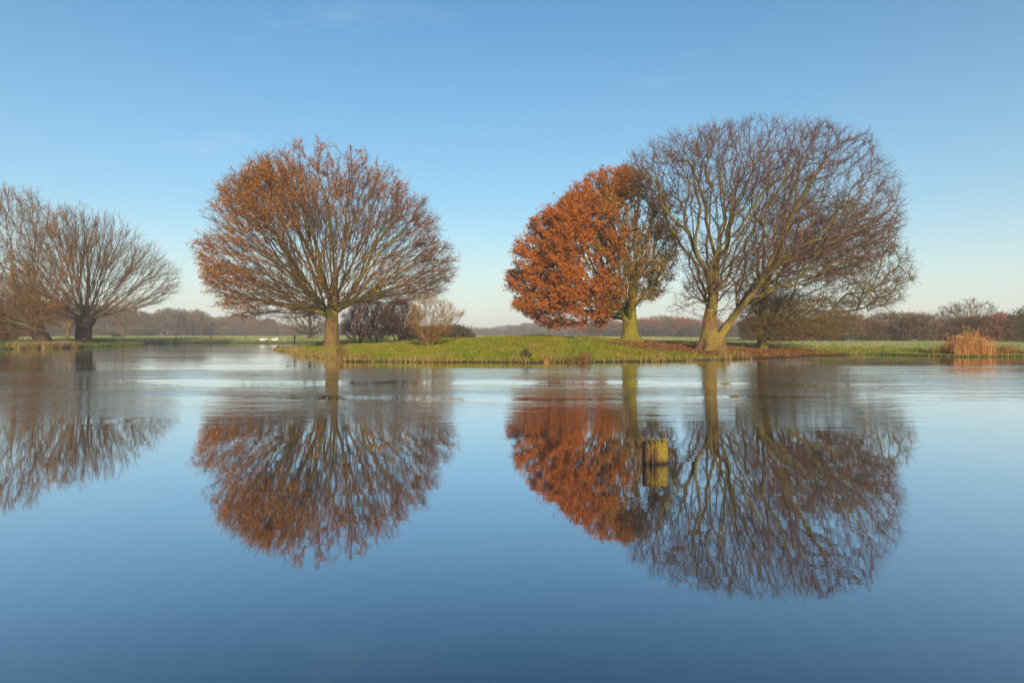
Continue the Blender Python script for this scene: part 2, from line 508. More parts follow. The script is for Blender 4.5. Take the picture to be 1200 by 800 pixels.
def main_child(par, w):
    n = len(par); mc = np.full(n, -1); bw = np.full(n, -1.0)
    for i in range(n):
        p = par[i]
        if p >= 0 and w[i] > bw[p]: bw[p] = w[i]; mc[p] = i
    return mc

def tubes(pos, par, rad, mask, mc, k):
    """tapered k-sided tubes for the edges (parent -> i) in mask"""
    n = len(pos)
    E = np.where(mask & (par >= 0))[0]
    if not len(E): return np.zeros((0, 3)), np.zeros((0, 4), int)
    din = np.zeros((n, 3)); has = par >= 0
    din[has] = norm(pos[has] - pos[par[has]])
    dn = din.copy()
    h = mc >= 0
    dn[h] = norm(din[h] + din[mc[h]])
    ref = np.array([0.93, 0.33, 0.16])
    ang = np.arange(k) * 2 * math.pi / k
    def rings(p, d, r):
        u = norm(np.cross(d, ref)); v = np.cross(d, u)
        return (p[:, None, :] + r[:, None, None] * (np.cos(ang)[None, :, None] * u[:, None, :] + np.sin(ang)[None, :, None] * v[:, None, :])).reshape(-1, 3)
    ends = rings(pos[E], dn[E], rad[E])
    eidx = np.full(n, -1); eidx[E] = np.arange(len(E))
    P = par[E]
    share = (mc[P] == E) & (eidx[P] >= 0)
    S = E[~share]
    rs = np.where(mc[par[S]] == S, rad[par[S]], np.minimum(rad[S] * 1.25, rad[par[S]]))
    st = rings(pos[par[S]], din[S], rs)
    sidx = np.zeros(len(E), int)
    sidx[share] = eidx[P[share]]
    sidx[~share] = len(E) + np.arange(len(S))
    V = np.concatenate([ends, st])
    a = sidx[:, None] * k + np.arange(k)[None, :]
    a2 = sidx[:, None] * k + (np.arange(k)[None, :] + 1) % k
    e = np.arange(len(E))[:, None] * k + np.arange(k)[None, :]
    e2 = np.arange(len(E))[:, None] * k + (np.arange(k)[None, :] + 1) % k
    F = np.stack([a, a2, e2, e], -1).reshape(-1, 4)
    return V, F

def smooth_tree(pos, par, mc, nfix, it=3):
    pos = pos.copy()
    idx = np.where((mc >= 0) & (par >= 0))[0]
    idx = idx[idx >= nfix]
    for _ in range(it):
        pos[idx] = 0.5 * pos[idx] + 0.25 * (pos[par[idx]] + pos[mc[idx]])
    return pos

def add_twigs(pos, par, cnt, rng, per, length, maxcnt, up=0.25, out=0.0, centre=None, sub=2, bend=0.35, nfix=0):
    """short twigs off the thin wood"""
    cand = np.where((cnt <= maxcnt) & (par >= 0))[0]
    cand = cand[cand >= nfix]
    src = np.repeat(cand, per)
    m = len(src)
    d0 = norm(pos[src] - pos[par[src]])
    d = d0 * 0.8 + rng.normal(0, 0.7, (m, 3)) + np.array([0, 0, up])
    if centre is not None: d = d + out * norm(pos[src] - centre)
    d = norm(d)
    t = rng.uniform(0, 1, m)[:, None]
    start = pos[par[src]] * (1 - t) + pos[src] * t
    L = rng.uniform(0.45, 1.0, m) * length
    n = len(pos)
    newp, newpar = [], []
    # twig start nodes hang on the source node, then sub segments
    cur = start; prev = np.full(m, -2)
    for s in range(sub):
        d = norm(d + rng.normal(0, bend, (m, 3)) * 0.6 + np.array([0, 0, up * 0.4]))
        cur = cur + d * (L / sub)[:, None]
        newp.append(cur)
    return src, start, newp

def twig_mesh(start, segs, r0, k=3):
    m = len(start)
    pts = [start] + segs
    ang = np.arange(k) * 2 * math.pi / k
    ref = np.array([0.93, 0.33, 0.16])
    V = []
    ns = len(pts)
    for i, p in enumerate(pts):
        q = pts[min(i + 1, ns - 1)] - pts[max(i - 1, 0)]
        d = norm(q); u = norm(np.cross(d, ref)); v = np.cross(d, u)
        r = r0 * (1 - 0.65 * i / (ns - 1))
        V.append((p[:, None, :] + r * (np.cos(ang)[None, :, None] * u[:, None] + np.sin(ang)[None, :, None] * v[:, None])).reshape(-1, 3))
    V = np.concatenate(V)
    F = []
    base = np.arange(m)[:, None] * k
    j = np.arange(k)[None, :]
    for i in range(ns - 1):
        a = i * m * k + base + j; a2 = i * m * k + base + (j + 1) % k
        e = a + m * k; e2 = a2 + m * k
        F.append(np.stack([a, a2, e2, e], -1).reshape(-1, 4))
    return V, np.concatenate(F)

def leaf_mesh(c, size, rng, flat=0.0, aspect=0.55):
    """pointed, slightly folded leaves at points c"""
    n = len(c)
    a = norm(rng.normal(0, 1, (n, 3)) * np.array([1, 1, 1 - flat]))
    b = norm(np.cross(a, norm(rng.normal(0, 1, (n, 3)) * np.array([1 - flat, 1 - flat, 1]) + np.array([0, 0, 1.5 * flat]))))
    nn = np.cross(a, b)
    s = (rng.uniform(0.6, 1.25, n) * size)[:, None]
    V = np.stack([c - a * s, c + b * s * aspect + nn * s * 0.18, c + a * s, c - b * s * aspect + nn * s * 0.18], 1).reshape(-1, 3)
    i = np.arange(n)[:, None] * 4
    return V, np.concatenate([np.concatenate([i, i + 1, i + 2], 1), np.concatenate([i, i + 2, i + 3], 1)])

def trunk_mesh(name, path, rad, mat, rng, k=28, flare=0.55, flare_h=0.5, lobes=5, rough=0.06, sink=0.35, rows=26):
    path = np.asarray(path, float); rad = np.asarray(rad, float)
    seg = np.concatenate([[0], np.cumsum(np.linalg.norm(np.diff(path, axis=0), axis=1))])
    t = np.linspace(0, 1, rows) ** 1.4 * seg[-1]
    P = np.stack([np.interp(t, seg, path[:, i]) for i in range(3)], 1); R = np.interp(t, seg, rad)
    for _ in range(3):
        P[1:-1] = 0.5 * P[1:-1] + 0.25 * (P[:-2] + P[2:])
    P = np.concatenate([P[:1] - np.array([[0, 0, sink]]), P]); R = np.concatenate([R[:1], R]); t = np.concatenate([[0], t])
    th = np.arange(k) * 2 * math.pi / k
    ph = rng.uniform(0, 6.28, 6)
    V = []
    for i in range(len(P)):
        h = t[i]
        fl = math.exp(-h / flare_h)
        prof = 1 + flare * fl * (1 + 0.55 * np.cos(lobes * th + ph[0]) + 0.3 * np.cos((lobes - 2) * th + ph[1]))
        prof = prof + rough * (np.cos(3 * th + ph[2] + h * 0.7) + 0.6 * np.cos(7 * th + ph[3] - h * 0.9) + 0.5 * np.cos(11 * th + ph[4] + h * 1.7))
        V.append(np.stack([P[i, 0] + R[i] * prof * np.cos(th), P[i, 1] + R[i] * prof * np.sin(th), np.full(k, P[i, 2])], 1))
    V = np.concatenate(V)
    n = len(P)
    a = (np.arange(n - 1)[:, None] * k + np.arange(k)[None, :]); a2 = (np.arange(n - 1)[:, None] * k + (np.arange(k)[None, :] + 1) % k)
    F = np.stack([a, a2, a2 + k, a + k], -1).reshape(-1, 4)
    return mesh_np(name, V, F, mat)

def build_tree(name, label, cat, base, chain, crad, fork, targets, rng, mats, group=None, R=None, bf=0.5, kang=0.6, rtip=0.012, rlimb=0.03,
               twigs=3, tlen=0.7, tmax=3, tup=0.25, tout=0.3, trad=0.008, tsub=2, leaves=None, trunk_kw={}, max_limbs=14, smooth=3, jit=0.0, extra_trunk=None, fine=0):
    """chain / targets in metres relative to base; leaves: list of (material, count, size, weight function of positions)"""
    root = empty(name, base, label, cat, group)
    chain = np.asarray(chain, float)
    nc = len(chain)
    pos, par = grow(chain, range(fork, nc), targets, bf, kang)
    cnt, kids = tip_counts(par)
    mc = main_child(par, cnt)
    pos = smooth_tree(pos, par, mc, nc, smooth)
    if jit: pos[nc:] += rng.normal(0, jit, pos[nc:].shape)
    Rm = R or crad[-1]
    p = math.log(Rm / rtip) / math.log(max(cnt[nc:].max(), 2))
    rad = rtip * cnt ** p
    rad[:nc] = crad
    for i in range(nc, len(rad)): rad[i] = min(rad[i], rad[par[i]] * 0.97)
    limb = np.full(len(par), -1)
    for i in range(nc, len(par)): limb[i] = i if par[i] < nc else limb[par[i]]
    heads = np.array([i for i in range(nc, len(par)) if par[i] < nc])
    heads = heads[np.argsort(-cnt[heads])][:max_limbs]
    thick = (rad > rlimb) & (np.arange(len(par)) >= nc)
    used = np.zeros(len(par), bool)
    obj('trunk', trunk_mesh('trunk', chain, crad, mats['trunk'], rng, **trunk_kw), root)
    if extra_trunk: extra_trunk(root)
    for h in heads:
        mk = thick & (limb == h)
        if mk.sum() < 4: continue
        V, F = tubes(pos, par, rad, mk, mc, 7)
        obj('limb', mesh_np('limb', V, F, mats['limb']), root)
        used |= mk
    rest = (np.arange(len(par)) >= nc) & ~used
    V, F = tubes(pos, par, rad, rest, mc, 4)
    Vs, Fs = [V], [F]; off = len(V)
    tips = pos[nc:][cnt[nc:] <= tmax]
    if twigs:
        ctr = chain[-1]
        src, st, segs = add_twigs(pos, par, cnt, rng, twigs, tlen, tmax, tup, tout, ctr, tsub, nfix=nc)
        TV, TF = twig_mesh(st, segs, trad)
        Vs.append(TV); Fs.append(TF + off); off += len(TV)
        tips = np.concatenate([s for s in segs] + [st])
        if fine:     # finest side twigs off the twigs
            a0 = np.repeat(segs[0], fine, 0); a1 = np.repeat(segs[1], fine, 0)
            t_ = rng.uniform(0, 1, (len(a0), 1)); s0 = a0 * (1 - t_) + a1 * t_
            dd = norm(norm(a1 - a0) * 0.8 + rng.normal(0, 0.6, a0.shape) + np.array([0, 0, tup]))
            ll = (rng.uniform(0.3, 0.65, len(a0)) * tlen * 0.7)[:, None]
            mid = s0 + dd * ll * 0.5; end = mid + norm(dd + rng.normal(0, 0.35, dd.shape)) * ll * 0.5
            TV, TF = twig_mesh(s0, [mid, end], trad * 0.72)
            Vs.append(TV); Fs.append(TF + off)
    crown = obj('crown', mesh_np('crown', np.concatenate(Vs), np.concatenate(Fs), mats['twig']), root)
    for (lm, cntl, size, wf) in (leaves or []):
        w = wf(tips) if wf else np.ones(len(tips))
        w = np.maximum(w, 0)
        if w.sum() <= 0: continue
        c = tips[rng.choice(len(tips), cntl, p=w / w.sum())] + rng.normal(0, size * 1.1, (cntl, 3))
        LV, LF = leaf_mesh(c, size, rng)
        tag(obj('leaves', mesh_np('leaves', LV, LF, lm, False), crown), kind='stuff')
    return root

def sil(pts, D, base):
    return [(px_x(x, D) - base[0], px_z(y, D) - base[2]) for x, y in pts]

def spot(px, D):
    x = px_x(px, D)
    return (x, D, hz(x, D))

def lump(rng, seed_scale, amp):
    """smooth random field for clumping leaves"""
    K = rng.normal(0, 1, (8, 3)) * seed_scale; ph = rng.uniform(0, 6.28, 8)
    return lambda p: np.cos(p @ K.T + ph).sum(1) * amp

def clump(P, n, rng, scale, amp):
    """thin a point cloud unevenly so that the crown has clumps and gaps"""
    w = np.clip(0.75 + lump(rng, scale, amp)(P), 0.05, None)
    return P[rng.choice(len(P), min(n, len(P)), replace=False, p=w / w.sum())]

# ------------------------------------------------------------------ the round oak on the island
rng = np.random.default_rng(11)
D = 50.0
B = spot(388, D)
S = sil([(300, 190), (345, 172), (385, 164), (440, 178), (475, 200), (500, 226), (517, 262), (537, 300), (538, 328), (515, 351), (470, 358), (432, 358),
         (405, 362), (392, 366), (355, 374), (305, 377), (266, 368), (246, 352), (244, 322), (237, 290), (245, 255), (262, 222), (282, 203)], D, B)
T = clump(crown_points(S, 11000, rng, 0.88, 0.55), 6400, rng, 0.55, 0.42)
h0 = px_z(370, D) - B[2]
chain = [(0, 0, 0), (0.03, 0, 0.7), (0.05, 0, 1.4), (0.05, 0, h0), (0.08, 0, h0 + 0.5), (0.12, 0.05, h0 + 1.1), (0.2, 0.05, h0 + 1.9), (0.3, 0.0, h0 + 2.8)]
crad = [0.54, 0.48, 0.45, 0.45, 0.43, 0.37, 0.28, 0.2]
def w1(p):
    f = lump(np.random.default_rng(5), 0.9, 0.28)(p)
    z = p[:, 2] / 14; r = np.linalg.norm(p - np.array([0, 0, 5]), axis=1) / 9
    return np.clip(0.05 + 0.95 * z - 0.05 * p[:, 0] + f, 0.02, None) * np.clip(r, 0.15, 1.2) ** 2.8
build_tree('oak_tree', 'broad round oak with thin russet leaves on the grassy island', 'tree', B, chain, crad, 3, T, rng,
           dict(trunk=M['oak_bark'], limb=M['oak_limb'], twig=M['oak_twig']), R=0.24, bf=0.62, kang=0.95, rtip=0.011, rlimb=0.032, twigs=5, tlen=0.75, tmax=3,
           tup=0.12, tout=0.45, trad=0.0085, smooth=3, jit=0.03, fine=1, leaves=[(M['russet_leaf'], 62000, 0.060, w1)], trunk_kw=dict(flare=0.3, flare_h=0.4, rough=0.045), max_limbs=18)

# ------------------------------------------------------------------ the copper oak
rng = np.random.default_rng(23)
D = 46.0
B = spot(738, D)
S = sil([(735, 194), (762, 198), (788, 230), (800, 275), (795, 325), (775, 352), (745, 356), (722, 378), (690, 384), (650, 384), (615, 374), (599, 354),
         (591, 322), (600, 285), (622, 257), (655, 233), (690, 204)], D, B)
T = clump(crown_points(S, 6000, rng, 0.9, 0.5), 3600, rng, 0.7, 0.3)
h0 = px_z(376, D) - B[2]
chain = [(0, 0, 0), (0, 0, 0.5), (0, 0, h0), (0.05, 0, h0 + 0.5), (0.12, 0, h0 + 1.2), (0.2, 0, h0 + 2.2), (0.1, 0, h0 + 3.4)]
crad = [0.52, 0.47, 0.46, 0.36, 0.28, 0.22, 0.16]
cut = px_x(716, D) - B[0]
def w2(p):
    f = lump(np.random.default_rng(8), 1.1, 0.14)(p); g2 = lump(np.random.default_rng(18), 2.4, 0.15)(p)
    e = (cut + 0.12 * (p[:, 2] - 5) + 0.8 * f - p[:, 0]) / 1.1
    return (1 / (1 + np.exp(-5 * e))) * np.clip(0.8 + f + g2, 0.03, None) + 0.004
def w2b(p):
    f = lump(np.random.default_rng(9), 1.3, 0.3)(p)
    return np.where(p[:, 0] > cut - 1.2, np.clip(0.6 + f + 0.07 * p[:, 2], 0.02, None), 0.04)
def w2c(p):
    f = lump(np.random.default_rng(19), 1.5, 0.35)(p)
    return np.where(p[:, 0] > cut - 1.0, np.clip(0.1 + f + 0.09 * (p[:, 2] - 3), 0.0, None), 0.03)
build_tree('oak_tree', 'oak with dense copper leaves on one side and lime mossy trunk', 'tree', B, chain, crad, 2, T, rng,
           dict(trunk=M['moss_bark'], limb=M['moss_bark'], twig=M['olive_twig']), R=0.26, bf=0.5, kang=0.7, rtip=0.012, rlimb=0.035, twigs=4, tlen=0.6, tmax=2,
           tup=0.1, tout=0.4, trad=0.008, leaves=[(M['copper_leaf'], 140000, 0.062, w2), (M['olive_leaf'], 30000, 0.062, w2b), (M['russet_leaf'], 9000, 0.062, w2c)],
           trunk_kw=dict(flare=0.45, flare_h=0.35, rough=0.05))

# ------------------------------------------------------------------ the big bare twin-stemmed tree
rng = np.random.default_rng(37)
D = 41.0
B = spot(834, D)
S = sil([(728, 188), (752, 163), (800, 168), (840, 148), (885, 138), (930, 150), (955, 168), (985, 158), (1015, 178), (1028, 208), (1048, 235), (1048, 268),
         (1042, 300), (1000, 325), (955, 335), (915, 342), (870, 345), (825, 352), (795, 372), (776, 362), (790, 335), (800, 310), (786, 270), (752, 232)], D, B)
T = clump(crown_points(S, 12000, rng, 0.85, 0.6), 6600, rng, 0.6, 0.35)
h0 = px_z(362, D) - B[2]
chain = [(-0.1, 0, 0), (-0.12, 0, 0.6), (-0.1, 0, 1.2), (-0.1, 0, 1.8), (0.0, 0, h0), (0.1, 0, h0 + 0.8), (0.2, 0.0, h0 + 1.7), (0.25, 0, h0 + 2.8)]
crad = [0.56, 0.46, 0.40, 0.38, 0.35, 0.30, 0.24, 0.18]
stem2 = np.array([(0.22, -0.05, 0.0), (0.36, -0.08, 0.6), (0.6, -0.08, 1.05), (1.05, 0, 1.6), (1.55, 0.1, 2.25), (2.15, 0.1, 3.2), (2.9, 0.1, 4.3)])
srad = [0.46, 0.36, 0.31, 0.28, 0.25, 0.21, 0.17]
def twin(root):
    obj('second_stem', trunk_mesh('second_stem', stem2, srad, M['old_bark'], np.random.default_rng(4), flare=0.45, flare_h=0.5, rough=0.06), root)
# crown on the right hangs on the second stem: split the targets between the two stems
low_fill = crown_points(sil([(790, 345), (830, 300), (900, 290), (960, 300), (940, 335), (900, 350), (870, 368), (840, 372), (800, 372), (778, 366)], D, B), 500, rng, 0.8, 0.1)
T = np.concatenate([T, low_fill])
right = T[:, 0] > 0.9 + 0.28 * (T[:, 2] - 2)
build_tree('bare_tree', 'tall bare purple-brown tree with twin fluted stems by the water', 'tree', B, chain, crad, 3, T[~right], rng,
           dict(trunk=M['old_bark'], limb=M['oak_limb'], twig=M['purple_twig']), R=0.20, bf=0.30, kang=0.6, rtip=0.011, rlimb=0.03, twigs=4, tlen=0.68, tmax=3, smooth=2, jit=0.04,
           tup=0.2, tout=0.4, trad=0.0075, fine=1, trunk_kw=dict(flare=0.6, flare_h=0.55, lobes=6, rough=0.07), max_limbs=14, extra_trunk=twin)
root3 = bpy.data.objects['bare_tree']
tmp = build_tree('stem_tmp', '', '', B, stem2, srad, 2, T[right], np.random.default_rng(38),
           dict(trunk=M['old_bark'], limb=M['oak_limb'], twig=M['purple_twig']), R=0.17, bf=0.28, kang=0.6, rtip=0.011, rlimb=0.03, twigs=4, tlen=0.68, tmax=3, smooth=2, jit=0.04,
           tup=0.2, tout=0.4, trad=0.0075, fine=1, max_limbs=10)
for ch in list(tmp.children):
    if ch.name.startswith('trunk'): bpy.data.objects.remove(ch)
    else: ch.parent = root3
bpy.data.objects.remove(tmp)

# ------------------------------------------------------------------ the low spreading mossy tree behind it
rng = np.random.default_rng(41)
D = 46.0
B = spot(893, D)
S = sil([(868, 300), (885, 245), (930, 215), (990, 228), (1038, 265), (1060, 305), (1064, 330), (1050, 356), (1015, 364), (996, 378), (985, 394), (950, 396), (915, 394),
         (880, 390), (868, 370), (862, 335)], D, B)
T = clump(crown_points(S, 9000, rng, 0.8, 0.3), 4400, rng, 0.7, 0.45)
T = np.concatenate([T, crown_points(sil([(862, 350), (900, 340), (960, 345), (1010, 352), (996, 374), (986, 394), (940, 398), (880, 394), (862, 375)], D, B), 900, rng, 0.55, 0.0, -0.5),
                    crown_points(sil([(868, 350), (900, 345), (930, 352), (930, 398), (900, 402), (872, 398)], D, B), 500, rng, 0.5, 0.0, -1.2)])
T = T[T[:, 2] > 0.35]
h0 = 1.0
chain = [(0, 0, 0), (0.02, 0, 0.5), (0.0, 0, h0), (-0.12, 0, 1.8), (-0.05, 0, 2.7), (0.2, 0.1, 3.7), (0.35, 0, 4.8), (0.8, -0.1, 5.8), (1.3, 0, 6.8), (1.6, 0, 7.8)]
crad = [0.30, 0.26, 0.25, 0.24, 0.23, 0.21, 0.2, 0.16, 0.12, 0.08]
build_tree('spreading_tree', 'bare mossy tree with low olive branches sweeping to the leaf-covered ground', 'tree', B, chain, crad, 2, T, rng,
           dict(trunk=M['oak_limb'], limb=M['oak_limb'], twig=M['olive_twig']), R=0.15, bf=0.13, kang=0.35, rtip=0.012, rlimb=0.03, twigs=4, tlen=0.7, tmax=3,
           tup=0.1, tout=0.3, trad=0.008, fine=1, smooth=2, leaves=[(M['brown_leaf'], 7000, 0.05, lambda p: np.clip(1.2 - p[:, 2] * 0.1, 0.1, None))], trunk_kw=dict(flare=0.5, flare_h=0.35), jit=0.03, max_limbs=16)

# ------------------------------------------------------------------ pollard willows on the left bank
rng = np.random.default_rng(51)
D = 74.0
B = spot(99, D)
S = sil([(45, 250), (75, 238), (110, 238), (145, 258), (178, 285), (205, 312), (206, 340), (180, 356), (145, 368), (112, 376), (80, 377), (50, 374), (22, 362), (10, 300)], D, B)
T = clump(crown_points(S, 5000, rng, 0.9, 0.5), 2300, rng, 0.6, 0.4)
h0 = px_z(377, D) - B[2]
chain = [(0, 0, 0), (-0.05, 0, 0.7), (0.0, 0, h0 - 0.5), (0.12, 0, h0), (0.1, 0, h0 + 0.45), (0.1, 0, h0 + 0.8)]
crad = [0.80, 0.74, 0.78, 0.98, 0.85, 0.45]
build_tree('pollard_willow', 'thick-trunked pollard willow with a fan of bare shoots, near the resting cow', 'tree', B, chain, crad, 3, T, rng,
           dict(trunk=M['willow_bark'], limb=M['willow_limb'], twig=M['willow_twig']), R=0.10, bf=0.8, kang=0.8, rtip=0.013, rlimb=0.036, twigs=5, tlen=1.0, tmax=3, jit=0.07, fine=1,
           tup=0.35, tout=0.3, trad=0.011, trunk_kw=dict(flare=0.15, flare_h=0.5, rough=0.07), max_limbs=30)

rng = np.random.default_rng(57)
D = 66.0
B = spot(46, D)
S = sil([(-170, 260), (-120, 230), (-60, 222), (-20, 218), (40, 222), (66, 240), (84, 290), (86, 340), (70, 360), (55, 375), (30, 390), (0, 398), (-60, 398), (-130, 398), (-170, 360)], D, B)
T = clump(crown_points(S, 8000, rng, 0.7, 0.3), 3600, rng, 0.6, 0.4)
S2 = sil([(-170, 345), (-60, 322), (20, 326), (62, 345), (84, 362), (70, 376), (48, 397), (0, 400), (-60, 400), (-170, 400)], D, B)
T = np.concatenate([T, clump(crown_points(S2, 6500, rng, 0.5, 0.0, -1.2), 4200, rng, 0.7, 0.4)])
h0 = px_z(360, D) - B[2]
chain = [(0.5, 0, 0), (0.2, 0, 0.9), (-0.3, 0, 1.8), (-0.8, 0, h0), (-1.3, 0, h0 + 0.7), (-1.8, 0, h0 + 1.4), (-2.6, 0, h0 + 2.4)]
crad = [0.75, 0.66, 0.6, 0.6, 0.55, 0.45, 0.3]
low = lambda p: np.exp(-p[:, 2] * 0.45)
build_tree('willow_tree', 'leaning willow with tangled orange-brown branches drooping to the bank', 'tree', B, chain, crad, 2, T, rng,
           dict(trunk=M['willow_bark'], limb=M['willow_limb'], twig=M['orange_twig']), R=0.16, bf=0.55, kang=0.7, rtip=0.013, rlimb=0.04, fine=1, jit=0.06, twigs=5, tlen=1.0, tmax=3,
           tup=0.0, tout=0.5, trad=0.013, leaves=[(M['brown_leaf'], 5500, 0.075, low), (M['rust_leaf'], 2500, 0.075, low)], max_limbs=16)

fb = np.array([(px_x(6, 62), 62, px_z(372, 62)), (px_x(20, 62.5), 62.5, px_z(380, 62.5)), (px_x(40, 63), 63, px_z(384.5, 63)), (px_x(60, 64), 64, px_z(389, 64)), (px_x(80, 65), 65, px_z(393, 65) - 0.1)])
fo = np.array([fb[-1][0], fb[-1][1], hz(fb[-1][0], fb[-1][1])])
f_root = empty('fallen_branch', fo, 'long pale broken branch slanting down beside the leaning willow trunk', 'branch')
V, F = tubes(fb - fo, np.array([-1, 0, 1, 2, 3]), np.array([0.025, 0.035, 0.045, 0.055, 0.05]), np.ones(5, bool), np.array([1, 2, 3, 4, -1]), 7)
obj('branch', mesh_np('branch', V, F, M['willow_limb']), f_root)
for i_, (a_, b_) in enumerate((((0.2), (-1.5, 0.3, 0.9)), ((0.45), (-0.9, -0.4, 1.1)), ((0.7), (-1.2, 0.2, -0.3)))):
    k_ = a_ * 4; j_ = int(k_); p_ = fb[j_] + (fb[j_ + 1] - fb[j_]) * (k_ - j_) - fo
    V, F = tubes(np.array([p_, p_ + np.array(b_) * 0.5, p_ + np.array(b_) + [0, 0, -0.2]]), np.array([-1, 0, 1]), np.array([0.035, 0.025, 0.01]), np.ones(3, bool), np.array([1, 2, -1]), 5)
    obj('side_branch', mesh_np('side_branch', V, F, M['willow_limb']), f_root)

# ------------------------------------------------------------------ bushes and small trees round the island
def bush(name, label, px, D, poly, n, rng, mats, R=0.06, cat='bush', group=None, stems=6, bf=0.35, kang=0.5, twigs=4, tlen=0.5, rtip=0.008, trad=0.007, leaves=None, spread=0.35, tup=0.3, tmax=3, depth=0.9, shell=0.3):
    """many-stemmed shrub"""
    B = spot(px, D)
    root = empty(name, B, label, cat, group)
    S = sil(poly, D, B)
    T = crown_points(S, n, rng, depth, shell)
    T = T[T[:, 2] > 0.12]
    ang = rng.uniform(0, 6.28, stems)
    own = rng.integers(0, stems, 1)
    heads = np.stack([np.cos(ang) * spread, np.sin(ang) * spread, np.full(stems, 0.0)], 1)
    tops = heads * 1.5 + np.array([0, 0, 0.35])
    who = np.argmin(((T[:, None, :2] - 2.2 * heads[None, :, :2]) ** 2).sum(2) + rng.uniform(0, 1.0, (len(T), stems)), 1)
    Vs, Fs, off, tipl = [], [], 0, []
    for s in range(stems):
        t = T[who == s]
        if len(t) < 6: continue
        ch = np.array([heads[s] - [0, 0, 0.15], heads[s] + [0, 0, 0.15], tops[s]])
        pos, par = grow(ch, [1, 2], t, bf, kang)
        cnt, kids = tip_counts(par); mc = main_child(par, cnt)
        pos = smooth_tree(pos, par, mc, 3, 2)
        p = math.log(R / rtip) / math.log(max(cnt.max(), 2))
        rad = rtip * cnt ** p
        k = np.arange(len(par)) < 3
        big = (rad > R * 0.42) | k
        V, F = tubes(pos, par, rad, big, mc, 6)
        obj('stem', mesh_np('stem', V, F, mats['stem']), root)
        V, F = tubes(pos, par, rad, ~big, mc, 4)
        Vs.append(V); Fs.append(F + off); off += len(V)
        src, st, segs = add_twigs(pos, par, cnt, rng, twigs, tlen, tmax, tup, 0.3, tops[s], 2, nfix=3)
        TV, TF = twig_mesh(st, segs, trad)
        Vs.append(TV); Fs.append(TF + off); off += len(TV)
        tipl += segs + [st]
    crown = obj('crown', mesh_np('crown', np.concatenate(Vs), np.concatenate(Fs), mats['twig']), root)
    tips = np.concatenate(tipl)
    for (lm, c, size, wf) in (leaves or []):
        w = wf(tips) if wf else np.ones(len(tips))
        cc = tips[rng.choice(len(tips), c, p=w / w.sum())] + rng.normal(0, size, (c, 3))
        LV, LF = leaf_mesh(cc, size, rng)
        tag(obj('leaves', mesh_np('leaves', LV, LF, lm, False), crown), kind='stuff')
    return root

R_ = np.random.default_rng
bush('bare_shrub', 'golden-stemmed bare shrub standing alone on the island grass', 503, 40.5, [(478, 392), (470, 372), (482, 352), (505, 343), (530, 352), (546, 368), (535, 388), (520, 398), (490, 400)], 600, R_(61),
     dict(stem=M['gold_twig'], twig=M['gold_twig']), R=0.035, stems=8, twigs=6, tlen=0.5, rtip=0.005, trad=0.0045, leaves=[(M['rust_leaf'], 500, 0.045, lambda p: np.clip(1.6 - p[:, 2], 0.02, None))], spread=0.22)
bush('purple_bush', 'dense rounded purple-brown bush behind the round oak trunk', 432, 62, [(400, 392), (400, 370), (415, 355), (440, 350), (462, 358), (472, 375), (468, 394), (440, 398), (410, 398)], 1500, R_(62),
     dict(stem=M['willow_limb'], twig=M['mauve_twig']), R=0.06, stems=9, twigs=6, tlen=0.6, rtip=0.010, trad=0.010, spread=0.9, leaves=[(M['rust_leaf'], 2200, 0.05, None)])
bush('purple_bush', 'upright purple-brown bush between dense rounded bush and golden-stemmed shrub', 468, 64, [(450, 390), (446, 365), (460, 350), (482, 352), (496, 368), (492, 390), (475, 396)], 1000, R_(63),
     dict(stem=M['willow_limb'], twig=M['mauve_twig']), R=0.07, stems=4, twigs=5, tlen=0.6, rtip=0.010, trad=0.010, spread=0.4)
bush('bramble_bush', 'low rusty bramble thicket behind the golden-stemmed shrub', 492, 66, [(466, 398), (468, 386), (490, 381), (515, 384), (522, 398)], 450, R_(64),
     dict(stem=M['mauve_twig'], twig=M['mauve_twig']), R=0.03, stems=8, twigs=4, tlen=0.5, rtip=0.008, trad=0.009, spread=1.6, leaves=[(M['rust_leaf'], 2600, 0.08, None)])
bush('evergreen_bush', 'low dark green thicket on the far side of the island', 538, 68, [(505, 398), (512, 384), (530, 380), (548, 384), (562, 396), (560, 400)], 500, R_(65),
     dict(stem=M['mauve_twig'], twig=M['far_twig']), R=0.03, stems=9, twigs=4, tlen=0.5, rtip=0.008, trad=0.009, spread=1.7, leaves=[(M['dark_leaf'], 5200, 0.09, None)])
bush('waterside_bush', 'small dark green leafy plant at the island water edge', 617, 32.4, [(610, 424), (610, 414), (615, 409), (620, 410), (625, 417), (625, 424)], 90, R_(66),
     dict(stem=M['olive_twig'], twig=M['olive_twig']), R=0.012, stems=4, twigs=3, tlen=0.15, rtip=0.004, trad=0.004, spread=0.08, leaves=[(M['green_leaf'], 900, 0.035, None)], cat='plant')
